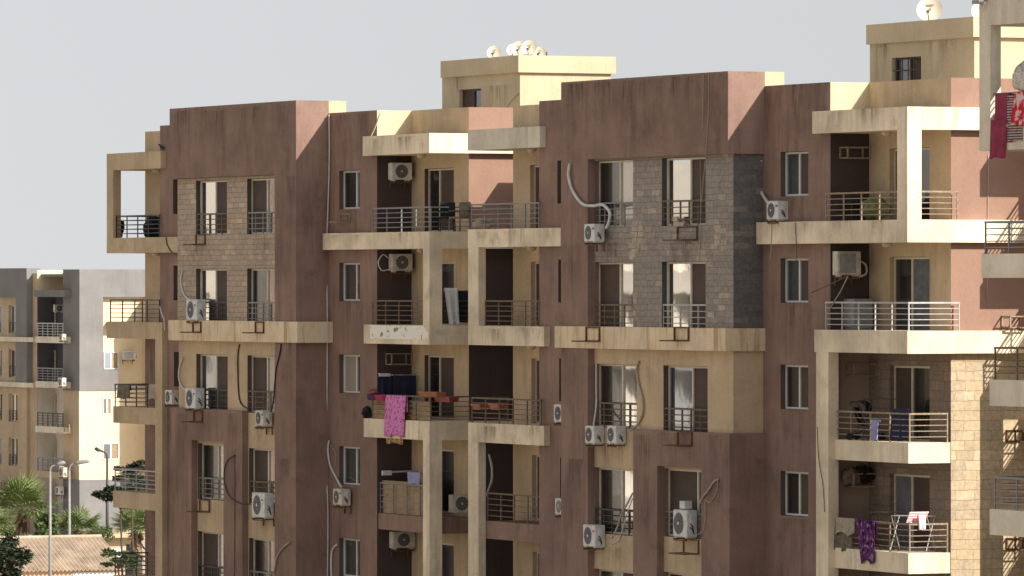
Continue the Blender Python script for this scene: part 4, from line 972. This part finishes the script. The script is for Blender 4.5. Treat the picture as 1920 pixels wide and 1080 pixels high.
# top balcony of block one: chair and a covered stack
def chair(loc, rz, mat, label):
    r = empty('chair', loc, rz); tag(r, label, 'chair')
    MB().box(-.24,.24,-.24,.24,.40,.46).build('seat', mat, r)
    MB().box(-.24,.24,.20,.25,.46,.92).build('backrest', mat, r)
    for sx in (-1, 1):
        for sy in (-1, 1): MB().tube([(sx*.22, sy*.22, .41), (sx*.24, sy*.25, 0)], .022, 6).build('leg', mat, r)
    for sx in (-1, 1): MB().box(sx*.25-.025, sx*.25+.025, -.22, .22, .62, .66).build('armrest', mat, r)
chair(S.world(fx(838, .3), .3, Z(1.72)), TH+R(60), 'black_cloth', 'dark chair behind the top left balcony rail, left of two')
chair(S.world(fx(862, .35), .35, Z(1.72)), TH+R(20), 'brown_cloth', 'dark brown chair behind the top left balcony rail, right of two')
lump(S, 905, 430, .5, .55, .3, .16, 'beige_cloth', 'pale heap of cloth behind the rail of the top right block corner balcony', 'bundle', 'bundle', 9)
# right balconies of block two
lump(S, 1640, 411, .55, .62, .3, .28, 'green_cloth', 'olive green covered heap behind the top right balcony rail', 'bundle', 'bundle', 12)
a = fx(1590, .6); o = empty('table', S.world(a, .6, Z(1.80)), TH); tag(o, 'small dark blue table behind the top right balcony rail', 'table')
MB().box(-.8,.8,-.3,.3,.50,.54).build('tabletop', 'navy_cloth', o)
for sx in (-1, 1):
    for sy in (-1, 1): MB().tube([(sx*.7, sy*.25, .5), (sx*.74, sy*.27, 0)], .02, 6).build('leg', 'dark_rail', o)
a = fx(1606, .72); o = empty('cabinet', S.world(a, .72, Z(-1.22)), TH); tag(o, 'grey cabinet standing behind the pale balcony rail', 'cabinet')
MB().box(-.42,.42,-.28,.28,.05,.86).box(-.40,.40,-.26,.26,0,.05).build('body', 'ac_grey', o)
MB().box(-.40,-.01,-.30,-.282,.08,.84).build('door', 'ac_grey', o); MB().box(.01,.40,-.30,-.282,.08,.84).build('door', 'ac_grey', o)
# folded airer / clothes rack on the third balcony
def rack(site, X, y, zf, label, mat, hgt=1.0, wd=1.1):
    r = empty('drying_rack', site.world(site.fx(X, y), y, zf), TH+R(35)); tag(r, label, 'drying rack')
    f = MB()
    for sx in (-1, 1):
        f.tube([(sx*wd/2, -.32, 0), (sx*wd/2*.98, .25, hgt)], .014, 6); f.tube([(sx*wd/2, .32, 0), (sx*wd/2*.98, -.25, hgt)], .014, 6)
    f.tube([(-wd/2, -.32, .02), (wd/2, -.32, .02)], .012, 6); f.tube([(-wd/2, .32, .02), (wd/2, .32, .02)], .012, 6)
    f.build('frame', mat, r)
    l = MB()
    for i in range(6): l.tube([(-wd/2, -.25+.1*i, hgt), (wd/2, -.25+.1*i, hgt)], .009, 6)
    l.build('rack_bars', mat, r)
    return r
rack(S, 1660, .45, Z(-4.26), 'dark folding drying rack standing behind the second lowest right balcony rail', 'dark_rail', 1.15)
def stroller(loc, rz, label):
    r = empty('stroller', loc, rz); tag(r, label, 'stroller')
    f = MB(); f.tube([(-.25,-.35,.1),(-.25,.1,.6),(-.25,.42,1.05),(.25,.42,1.05),(.25,.1,.6),(.25,-.35,.1)], .018, 6); f.tube([(-.25,.4,.1),(-.25,-.1,.6)], .018, 6); f.tube([(.25,.4,.1),(.25,-.1,.6)], .018, 6)
    f.build('frame', 'dark_rail', r)
    s_ = MB(); s_.quad((-.22,-.25,.45),(.22,-.25,.45),(.22,.12,.40),(-.22,.12,.40)); s_.quad((-.22,.12,.40),(.22,.12,.40),(.22,.34,.90),(-.22,.34,.90)); s_.build('seat', 'black_cloth', r, thick=.03)
    h = MB()
    for i in range(7):
        an = R(20+i*18); h.v += [(-.24, .30-.45*math.sin(an)*.8, .88+.22*math.cos(an)), (.24, .30-.45*math.sin(an)*.8, .88+.22*math.cos(an))]
    for i in range(6): h.f.append((2*i, 2*i+1, 2*i+3, 2*i+2))
    h.build('canopy', 'black_cloth', r, thick=.015)
    for sx in (-1, 1):
        for yy in (-.36, .40): w_ = MB(); w_.tube([(sx*.26-.02, yy, .1), (sx*.26+.02, yy, .1)], .1, 16); w_.build('wheel', 'black_cloth', r)
stroller(S.world(fx(1625, .35), .35, Z(-4.26)), TH+R(130), 'black stroller with raised canopy on the second lowest right balcony')
cloth(S, .02, 1672, 1703, 766, 826, 'navy_cloth', 'navy cloth draped inside the rail of the second lowest right balcony', 'cloth', 'cloth', fold=.1)
cloth(S, -.05, 1634, 1647, 787, 826, 'lavender_cloth', 'pale garment hanging low behind the rail beside the stroller', 'laundry', 'laundry', fold=.1)
cloth(S, -.06, 1562, 1598, 985, 1031, 'brown_cloth', 'brown rug hanging over the left end of the lowest right balcony', 'rug', 'rug', fold=.3)
cloth(S, -.10, 1566, 1603, 970, 1000, 'beige_cloth', 'beige blanket hung over the brown rug at the lowest right balcony', 'blanket', 'blanket', fold=.3, ragged=.05)
cloth(S, -.12, 1606, 1640, 975, 1052, 'purple_rug', 'purple patterned rug hanging over the lowest right balcony slab', 'rug', 'rug', fold=.3, taper=-.25, skew=.15, ragged=.06)
r = rack(S, 1712, .55, Z(-7.26), 'white drying rack with red striped cloth on the lowest right balcony', 'white_rail', .98)
cloth(S, x_R2-.25, 1706, 1742, 960, 981, 'red_stripe', 'red and white striped cloth on the drying rack of the lowest right balcony', 'cloth', 'cloth', 'x', fold=.3, skew=-.15)
cloth(S, x_R2-.06, 1722, 1736, 966, 994, 'white_cloth', 'small white cloth below the red striped cloth on the lowest right balcony', 'cloth', 'cloth', 'x', fold=.2)
rack(S, 1665, .4, Z(-7.26), 'dark folded drying rack behind the purple rug on the lowest right balcony', 'rusty_rail', 1.05, .8)
o = bracket(S, 1632, 886, 912, xm2, 'empty wooden shelf bracket holding the dark bundle of tarps', 'x', 'wood_board', True, .8)
for i, (X, Y, lab, mt, sd_) in enumerate(((1596, 908, 'brown crumpled tarp on the wall shelf above the purple rug', 'brown_cloth', 21), (1619, 905, 'black crumpled tarp on the wall shelf above the purple rug', 'black_cloth', 22))):
    y_ = fy(X, xm2+.3); rr = lump(S, X, Y, y_, .18, .30, .22, mt, lab, 'tarp', 'tarp', sd_)
    rr.location = S.world(xm2+.3, y_, fz(Y, xm2+.3, y_))
# near block: rugs, striped cloth, bag and a knitted bundle on the rail
ys3 = .02
cloth(S3, ys3, 1866, 1893, 176, 234, 'crimson_carpet', 'crimson rug folded over the near top rail, upper piece', 'rug', 'rug', fold=.6)
cloth(S3, ys3-.04, 1858, 1888, 226, 297, 'crimson_carpet', 'crimson rug hanging below the near top rail over the slab', 'rug', 'rug', fold=.02, skew=-.04)
cloth(S3, ys3-.02, 1889, 1935, 178, 266, 'striped_cloth', 'dark striped blanket hanging on the near top rail beside the crimson rugs', 'blanket', 'blanket', fold=.5)
cloth(S3, ys3-.07, 1903, 1940, 172, 236, 'red_bag', 'bright red patterned cloth hanging over the striped blanket at the right edge', 'cloth', 'cloth', fold=.4, wav=.05, taper=.1)
lump(S3, 1928, 180, .25, .42, .3, .38, 'knit', 'grey knitted bundle heaped on the near top rail at the right edge', 'bundle', 'bundle', 31)
lump(S3, 1900, 655, .12, .30, .14, .02, 'brown_cloth', 'dried plant', 'plant', 'plant', 3) if False else None
# left corner balcony clutter
lump(S, 288, 446, .4, .60, .35, .36, 'black_cloth', 'dark covered heap behind the top left corner balcony rail, right of two', 'bundle', 'bundle', 41)
lump(S, 219, 446, .2, .40, .25, .32, 'black_cloth', 'dark covered heap behind the top left corner balcony rail, left of two', 'bundle', 'bundle', 42)
cloth(S, YL+.03, 221, 243, 721, 747, 'brown_cloth', 'brown mat hanging over the third left corner balcony rail', 'mat', 'mat', fold=.4)
cloth(S, YL+.03, 280, 293, 720, 748, 'beige_cloth', 'pale garment hanging at the right end of the third left corner balcony rail', 'laundry', 'laundry', fold=.3, taper=.2)

# pigeon on the left corner frame
x = fx(312, .0); zt_ = Z(4.70)
pg = empty('pigeon', S.world(fx(305, -.05), -.05, zt_), R(12)); tag(pg, 'dark grey pigeon standing on the left corner canopy', 'pigeon')
MB().tube([(.19,0,.075),(.13,0,.085),(.08,0,.105),(.02,0,.125),(-.04,0,.14),(-.075,0,.175),(-.095,0,.215),(-.115,0,.225),(-.135,0,.222),(-.150,0,.215),(-.168,0,.208)], [.012,.028,.048,.062,.058,.040,.030,.034,.028,.010,.003], 12).build('body', 'pigeon_grey', pg, smooth=True)
for s_ in (-1, 1):
    MB().tube([(.17,s_*.028,.095),(.06,s_*.056,.13),(-.04,s_*.052,.15)], [.006,.03,.012], 8).build('wing', 'dark_mark', pg, smooth=True)
    MB().tube([(.0,s_*.025,.09),(.0,s_*.025,.006)], .006, 6).tube([(.01,s_*.025,.006),(-.035,s_*.025,.006)], .006, 6).build('leg', 'red_plastic', pg)

# ================================================================== far block on the left
SC = Site(149, 424.0)
cx_, cy_, cz_ = SC.fx, SC.fy, SC.fz
BC = Block('apartment_block', 'grey and cream apartment block far behind, at the left edge of the photo', SC, -6)
def zc(Y, x=0, y=0): return cz_(Y, x, y)
top = zc(505); z733 = zc(733); z900 = zc(900); z557 = zc(557)
y193 = cy_(193.5, 0); y222 = cy_(222, 0)
BC.part(MB().side(0, 0, y193, z733, top).side(0, y193, 16, z557, top).side(0, y193, y222, z733, zc(694)).quad((0,y193,z557),(-.5,y193,z557),(-.5,16,z557),(0,16,z557)).front(-.001, cx_(118,0), 0, z733, top).front(-.001, cx_(118,0), 0, 0, z900).side(0, 0, 16, 0, z900).box(-10, -.02, .3, 16, top-.5, top-.3), 'upper_wall', 'grey_plaster')
BC.part(MB().side(-.5, y193-.2, 16, z733, z557+.01).side(-.06, 0, 16, z900, z733+.02), 'side_wall', 'pale_cream_plaster')
BC.part(MB().front(.03, cx_(118,0), -.06, z900, z733+.02).front(.03, cx_(55,0), cx_(69,0), 0, zc(512)).side(cx_(69,0), .03, 1.4, zc(640), zc(505)-.2), 'pier_wall', 'dull_khaki_plaster')
xg0, xg1 = cx_(69,0), cx_(118,0)
BC.part(MB().front(1.35, xg0, xg1+.5, zc(722), zc(556)).side(xg0+.004, .04, 1.36, zc(722), zc(556)), 'recess_wall', 'recess_shade_plaster')
BC.part(MB().front(1.34, xg0, xg1+.5, 0, zc(722)).side(xg0+.004, .04, 1.35, 0, zc(722)), 'recess_wall', 'white_plaster')
BC.part(MB().side(xg0+.002, .05, 2.2, zc(556), zc(506)).front(1.9, xg0, xg1, zc(560), zc(510)), 'parapet', 'pale_cream_plaster')
BC.part(MB().box(-40, xg1-.4, 2.4, 16, 0, zc(520)).box(xg1+.1, -.6, .5, 16, 0, zc(520)), 'roof', 'grey_plaster')
BC.part(MB().box(-.9, 3.4, cy_(272, 0), 18, 0, zc(560)), 'shadow_block', 'pale_cream_plaster')  # hidden block added to cast a shadow across the cream side
# bay at the far left
xba, xbb = cx_(-60, -.4), cx_(50, -.4)
xkp_ = cx_(33, -.25)
BC.part(MB().box(xkp_, xbb, -.4, .6, zc(722), top+.1).box(xba, xkp_+.01, -.4, .6, zc(558), top+.1), 'bay_wall', 'grey_plaster')
wh = []
for k in range(5):
    for (a, b_) in ((-14, 4), (16, 33)): wh.append((cx_(a,-.2), cx_(b_,-.2), zc(627+85*k), zc(573+85*k)))
BC.part(MB().front(-.2, xba, cx_(50,-.2), 0, zc(558)+.05, wh, .25).side(cx_(50,-.2), -.2, .5, 0, zc(722)), 'bay_panel', 'dull_khaki_plaster')
for i, h in enumerate(wh): win(BC, -.02, h[0]+.02, h[1]-.02, h[2]+.01, h[3]-.01, (('dim_glass','grey_glass'),('grey_glass','brown_screen'),('reflecting_glass','dim_glass'))[i % 3], .5, rail=('grey_rail','dark_rail')[i % 2], t=.07)
BC.part(MB().box(xba, cx_(62, -.5), -.5, .2, zc(643), zc(634)).box(xba, cx_(62, -.5), -.5, .2, zc(730), zc(721)), 'bay_band', 'grey_beige_plaster')
for k in range(5):
    Yt = 632+85*k
    cv = MB(); cv.box(cx_(66, -.45), cx_(121, -.45), -.45, 1.33, zc(Yt+12), zc(Yt))
    sb = BC.part(cv, 'balcony', 'grey_beige_plaster' if k < 3 else 'dull_khaki_plaster')
    BC.part(rails([(cx_(71, -.38), -.38), (cx_(118, -.38), -.38)], zc(Yt), .88, 5, .9, .024), 'railing', ('white_rail', 'grey_rail', 'dark_rail', 'grey_rail', 'grey_rail')[k], sb)
    win(BC, 1.22, cx_(83, 1.3), cx_(105, 1.3), zc(Yt-1), zc(Yt-58), ('dim_glass', ('dim_glass','grey_curtain')[k % 2]), .5, kind='balcony_door', t=.09)
BC.part(MB().box(cx_(64, -.5), cx_(120, -.5), -.5, 1.33, zc(557), zc(544)), 'balcony_roof', 'grey_plaster')
for (a, b_, t_, bt, pl) in ((194, 222, 660, 693, -.5), (192, 209, 746, 778, -.06), (192, 223, 831, 863, -.06)):
    win(BC, pl+.06, cy_(a, pl), cy_(b_, pl), zc(bt), zc(t_), ('grey_glass', 'wood_board'), .5, 'white_frame', axis='x', t=.08)
o = BC.part(MB().box(-.45, .3, cy_(205,0), 9, zc(614), zc(603)), 'balcony', 'grey_plaster')
ac(SC, 'front', 111, 626, 638, -.8, 'small air conditioner below the top balcony of the far grey block', 'ac_cream', badge=None)
ac(SC, 'front', 109, 708, 724, -.8, 'white air conditioner beside the second balcony of the far grey block', badge=None)
ac(SC, 'side', 231, 658, 674, .1, 'boxy window air conditioner on the sunlit cream side of the far block', 'ac_cream', fan=False, badge=None, wide=1.6)
ac(SC, 'side', 103, 571, 585, xg0+1.9, 'pale air conditioner hung inside the dark top balcony of the far block', badge=None, brk=False)
ac(SC, 'front', 104, 912, 927, -.55, 'pale air conditioner under the lowest balcony of the far block, behind the palms', badge=None)
ac(SC, 'front', 110, 876, 894, -.75, 'cream air conditioner at the end of the fourth balcony of the far block', 'ac_cream', badge=None)
bracket(SC, 131, 795, 812, -.5, 'empty pale bracket at the end of the third balcony of the far block', mat='old_steel', wpx=1.0)

# ================================================================== hut, lamps, plants at the lower left
SH = Site(190, 303.0)
hut = empty('tiled_hut', SH.world(0, 0, 0), TH); tag(hut, 'low hut with a sunlit pink tiled roof at the bottom left', 'hut')
zr = EYE-(1007-HY)*303/F; zrel = zr-1.38
rf = MB(); nrib = 46; L = 9.5
for i in range(nrib*4+1):
    y = -L+L*i/(nrib*4); dzz = .05*math.cos(2*math.pi*i/4)
    ext = 3.3 if y < 0 else 3.3
    rf.v += [(0, y, zr+dzz), (3.3, y+1.45*0, zrel+dzz), (-3.3, y, zrel+dzz)]
for i in range(nrib*4):
    rf.f += [(3*i, 3*i+1, 3*i+4, 3*i+3), (3*i, 3*i+3, 3*i+5, 3*i+2)]
rf.build('roof', 'roof_tile', hut, thick=.04)
rc = MB(); rc.tube([(0,-L,zr+.04),(0,0,zr+.04)], .09, 8); rc.build('ridge_cap', 'roof_tile', hut)
hw = MB().box(-3, 3, -L+.3, -.3, 0, zrel-.02)
for yy in (-L+.3, -.3): hw.f.append((len(hw.v), len(hw.v)+1, len(hw.v)+2)); hw.v += [(-3, yy, zrel-.02), (3, yy, zrel-.02), (0, yy, zr-.1)]
hw.build('wall', 'hut_wall', hut)
MB().box(3.002, 3.03, -2.6, -.5, zrel-.60, zrel-.12).build('window', 'white_cloth', hut)
# small kiosk
SK = Site(213, 345.0)
kz = empty('kiosk', SK.world(0,0,0), TH); tag(kz, 'small tan kiosk with flat awning below the dark foliage', 'kiosk')
zk = EYE-(996-HY)*345/F
MB().box(-2, .6, -.7, 1.2, 0, zk-.3).build('wall', 'dull_khaki_plaster', kz); MB().box(-2.4, 1.3, -1.1, 1.4, zk-.3, zk).build('awning', 'dull_khaki_plaster', kz)
MB().box(.602, .64, -.5, .3, zk-1.9, zk-.9).build('window', 'white_cloth', kz); MB().box(.602, .63, .5, 1.1, zk-2.6, zk-.7).build('door', 'dark_interior', kz)

def lamp(X, D, Ytop, head, arm, label, mat, r0=.085, dirn=1, drop=0):
    x = (X-960)/F*D; zt_ = EYE-(Ytop-HY)*D/F
    e = empty('street_lamp', (x, D, 0)); tag(e, label, 'street lamp')
    MB().tube([(0,0,0),(0,0,zt_*.5),(0,0,zt_)], [r0*1.25, r0, r0*.7], 12).build('pole', mat, e, smooth=True)
    MB().box(-.22,.22,-.22,.22,0,.04).tube([(0,0,.04),(0,0,.5)], r0*1.6, 12).build('base', mat, e)
    ax, az = arm
    p = [(0,0,zt_), (dirn*ax*.08,0,zt_+az*.45), (dirn*ax*.35,0,zt_+az*.8), (dirn*ax,0,zt_+az)]
    MB().tube(smooth_pts(p), r0*.55, 10).build('arm', mat, e, smooth=True)
    hx, hz = dirn*ax, zt_+az
    sl_ = az*.28
    MB().tube([(hx-dirn*.05,0,hz), (hx+dirn*.15,0,hz+sl_*.3+.02), (hx+dirn*head*.8,0,hz+sl_+.02), (hx+dirn*head,0,hz+sl_)], [.05,.11,.10,.03], 10).build('lamp_head', mat, e, smooth=True)
    MB().box(min(hx+dirn*.15,hx+dirn*head*.85), max(hx+dirn*.15,hx+dirn*head*.85), -.07, .07, hz-.09, hz-.07).build('lens', 'lamp_lens', e)
lamp(94, 290, 884, .42, (.28, .30), 'nearest grey street lamp with short bright head, in front of the tiled hut', 'lamp_grey', .075)
lamp(130, 318, 882, .75, (.28, .34), 'grey street lamp with long slanted head rising behind the hut ridge', 'lamp_grey', .08)
lamp(201, 350, 860, .35, (.35, .42), 'dark street lamp with its arm bent left, in front of the cream wall', 'lamp_dark', .085, -1)

def fan_palm(X, D, Yc, rpx, label, n=46, trunk=True, seed=1):
    rnd = random.Random(seed); x = (X-960)/F*D; zc_ = EYE-(Yc-HY)*D/F; r = rpx*D/F
    e = empty('fan_palm', (x, D, 0)); tag(e, label, 'palm tree', 'fan palms at the lower left')
    t = MB(); t.tube([(0,0,0),(.05,0,zc_*.5),(0,0,zc_)], [.32,.26,.22], 12); t.build('trunk', 'bark', e, smooth=True)
    sk = MB()
    for i in range(60):
        an = rnd.uniform(0, 6.28); h = rnd.uniform(.15, 1.5); rr = rnd.uniform(.3, .55); z0_ = zc_-h
        d = Vector((math.cos(an), math.sin(an), 0)); s_ = Vector((-d.y, d.x, 0))*rnd.uniform(.06, .12)
        a = Vector((0,0,z0_))+d*.2; b_ = Vector((0,0,z0_-rnd.uniform(.1,.45)))+d*rr
        sk.f.append((len(sk.v), len(sk.v)+1, len(sk.v)+2, len(sk.v)+3)); sk.v += [tuple(a-s_), tuple(a+s_), tuple(b_+s_*.6), tuple(b_-s_*.6)]
    sk.build('dry_skirt', 'dry_frond', e)
    fo = MB()
    for i in range(n):
        an = rnd.uniform(0, 6.28); el = R(rnd.triangular(-45, 85, 30)); d = Vector((math.cos(an)*math.cos(el), math.sin(an)*math.cos(el), math.sin(el)))
        pl = r*rnd.uniform(.38, .55); c = Vector((0,0,zc_))+d*pl+Vector((0,0,-.04))
        fo.tube([(0,0,zc_-.05), tuple(c)], .012, 4, cap=False)
        s_ = d.cross(Vector((0,0,1)));
        if s_.length < .05: s_ = Vector((1,0,0))
        s_.normalize(); u = s_.cross(d).normalized(); Lf = r*rnd.uniform(.62, .85)
        nb = 17
        for k in range(nb):
            q_ = R(-100+200*k/(nb-1)); dr = (d*math.cos(q_)+s_*math.sin(q_)).normalized()
            wv = (s_*math.cos(q_)-d*math.sin(q_))*.036
            ll = Lf*(1-.28*abs(math.sin(q_)))*rnd.uniform(.85, 1.05)
            m1 = c+dr*ll*.6+u*.03*rnd.uniform(-1,1); tip = c+dr*ll+Vector((0,0,-ll*rnd.uniform(.0,.25)))
            b_ = len(fo.v); fo.v += [tuple(c), tuple(m1-wv), tuple(tip), tuple(m1+wv)]; fo.f.append((b_, b_+1, b_+2, b_+3))
    fo.build('crown', 'palm_leaf', e)
fan_palm(42, 335, 958, 72, 'tall fan palm with a dry brown skirt behind the tiled hut, leftmost full crown', 58, seed=2)
fan_palm(146, 332, 996, 54, 'low fan palm directly behind the hut ridge, between the lamps', 36, seed=5)
fan_palm(256, 330, 988, 52, 'fan palm at the right, partly hidden by the corner balconies', 40, seed=8)
fan_palm(-14, 330, 985, 48, 'fan palm cut by the left edge of the photo', 34, seed=9)

def leafy(X, D, Yc, wpx, hpx, label, mat, n, leaf, seed, name='tree', feather=False, cat='tree', group=None):
    rnd = random.Random(seed); x = (X-960)/F*D; zc_ = EYE-(Yc-HY)*D/F; rw = wpx*D/F; rh = hpx*D/F
    e = empty(name, (x, D, 0)); tag(e, label, cat, group)
    t = MB(); t.tube([(0,0,0),(.08,.05,zc_*.55),(0,0,max(.3, zc_-rh*.3))], [.06,.05,.035], 9)
    lobes = []
    for i in range(13):
        an = rnd.uniform(0, 6.28); rr = math.sqrt(rnd.random()); lobes.append((Vector((math.cos(an)*rr*rw*.78, math.sin(an)*rr*rw*.7, rnd.uniform(-.7,.75)*rh)), rnd.uniform(.25,.45)*min(rw, rh)))
    for c, rr in lobes[:8]: t.tube([(0,0,max(.2, zc_-rh*.6)), tuple(Vector((c.x*.5, c.y*.5, zc_+c.z*.3-rh*.2))), (c.x, c.y, zc_+c.z)], [.05,.035,.012], 6)
    t.build('trunk', 'bark', e, smooth=True)
    fo = MB()
    for i in range(n):
        c, rr = rnd.choice(lobes); v = Vector((rnd.gauss(0,1), rnd.gauss(0,1), rnd.gauss(0,1))).normalized()*rr*rnd.uniform(.35,1.1)
        if feather: v.z *= .35
        p = Vector((0,0,zc_))+c+v
        d = Vector((rnd.uniform(-1,1), rnd.uniform(-1,1), rnd.uniform(-.7,.4))).normalized(); s_ = d.cross(Vector((rnd.uniform(-1,1),rnd.uniform(-1,1),1))).normalized()
        l = leaf*rnd.uniform(.6,1.3)
        b_ = len(fo.v); fo.v += [tuple(p), tuple(p+d*l*.5+s_*l*.28), tuple(p+d*l), tuple(p+d*l*.5-s_*l*.28)]; fo.f.append((b_, b_+1, b_+2, b_+3))
    fo.build('crown', mat, e)
leafy(18, 250, 1052, 55, 52, 'dark leafy tree in the bottom left corner before the tiled hut', 'dark_leaf', 4200, .17, 3)
leafy(226, 262, 932, 76, 36, 'dark spreading tree behind the left corner balconies, before the cream wall', 'dark_leaf', 8000, .18, 4, feather=True)
leafy(246, 266, 884, 40, 24, 'dark small crown above the white railed left corner balcony', 'dark_leaf', 2600, .15, 14, feather=True)
leafy(222, 262, 1050, 48, 26, 'feathery green tree beside the hut roof, behind the lowest left balcony', 'green_leaf', 2600, .13, 6, feather=True)
leafy(92, 322, 988, 34, 30, 'round green bush between the tall palm and the near lamp', 'green_leaf', 2400, .17, 7, 'bush', cat='bush')
leafy(190, 335, 1000, 26, 22, 'small green bush between the hut ridge and the dark lamp', 'green_leaf', 1300, .15, 17, 'bush', cat='bush')
leafy(0, 345, 1010, 40, 30, 'green shrub at the left edge below the palms', 'green_leaf', 1800, .17, 18, 'bush', cat='bush')

# ------------------------------------------------------------------ run-off stains on the facades
for i, Y in enumerate((394, 564, 738, 912)): stain(B1, 656, Y, 2.0, 1.0+.25*(i % 3), 0)
for i, Y in enumerate((369, 569, 769, 972)): stain(B2, 1490, Y, 2.1, 1.3+.3*(i % 3), 0)
for X, Y, w_, h_ in ((345, 208, 2.0, 2.2), (400, 206, 2.6, 1.5), (470, 200, 3.0, 2.4), (530, 196, 2.0, 1.4)): stain(B1, X, Y, w_, h_, YB)
for X, Y, w_, h_ in ((1085, 156, 2.4, 2.6), (1150, 152, 3.2, 1.6), (1215, 148, 2.6, 2.5), (1280, 143, 3.4, 2.0), (1340, 139, 2.2, 2.4)): stain(B2, X, Y, w_, h_, YB)
for X, Y, w_, h_ in ((535, 640, 1.4, 3.0), (545, 330, 1.0, 3.5), (530, 860, 1.3, 3.0)): stain(B1, X, Y, w_, h_, YB)
for X, Y, w_, h_ in ((1075, 660, 1.7, 2.6), (1078, 860, 1.6, 2.4), (1205, 815, 1.4, 3.4), (1345, 815, 1.8, 3.0), (1075, 460, 1.7, 2.0), (1270, 812, 2.6, 1.0)): stain(B2, X, Y, w_, h_, YB)
for X, Y, w_, h_ in ((340, 775, 1.3, 2.6), (436, 775, 1.2, 3.2), (390, 772, 1.6, .9)): stain(B1, X, Y, w_, h_, YB)
for X, Y in ((368, 459), (490, 440)): stain(B1, X, Y, 1.5, 1.2, YP, 'rust_stain')
for X, Y in ((1145, 455), (1280, 452)): stain(B2, X, Y, 1.8, 1.3, YP, 'rust_stain')
for X, Y in ((490, 800), (490, 970)): stain(B1, X, Y, 1.4, .9, YP)
for X, Y in ((1145, 832), (1150, 1026)): stain(B2, X, Y, 1.8, .9, YP, 'rust_stain')
for X, Y in ((640, 947), (318, 758)): stain(B1, X, Y, 1.2, 1.4, 0)
for X, Y, w_ in ((627, 441, 1.4), (665, 440, 1.0), (740, 437, 1.6), (790, 435, 1.0)): stain(B1, X, Y, w_, .45, YR, 'rust_stain' if X < 640 else 'dust_stain')
for X, Y, w_ in ((1450, 417, 1.6), (1500, 417, 1.2), (1580, 414, 2.0), (1650, 412, 1.4)): stain(B2, X, Y, w_, .5, YR, 'dust_stain')
for X, Y, w_ in ((700, 260, 1.2), (760, 256, 1.6)): stain(B1, X, Y, w_, .55, YR, 'dust_stain')
for X, Y, w_ in ((1560, 208, 2.0), (1630, 203, 1.8)): stain(B2, X, Y, w_, .55, YR, 'dust_stain')
for X, Y, w_ in ((905, 434, 1.2), (960, 431, 1.5), (1030, 428, 1.0), (930, 617, 1.3), (990, 614, 1.4), (920, 800, 1.2), (1000, 797, 1.2)): stain(B2, X, Y, w_, .45, YL, 'rust_stain' if Y > 700 else 'dust_stain')
for X, Y, w_ in ((640, 215, 1.6), (680, 213, 1.2)): stain(B1, X, Y, w_, 2.2, 0)
for X, Y, w_ in ((1450, 160, 1.4), (1500, 157, 1.8), (1540, 155, 1.0)): stain(B2, X, Y, w_, 2.4, 0)
for X, Y, w_ in ((930, 160, 2.0), (860, 140, 1.6)): stain(B1, X, Y, w_, 1.2, yp, 'dust_stain')
for X, Y, w_ in ((1760, 75, 2.4), (1700, 155, 1.6), (1650, 80, 1.4)): stain(B2, X, Y, w_, 1.3, yp, 'dust_stain')
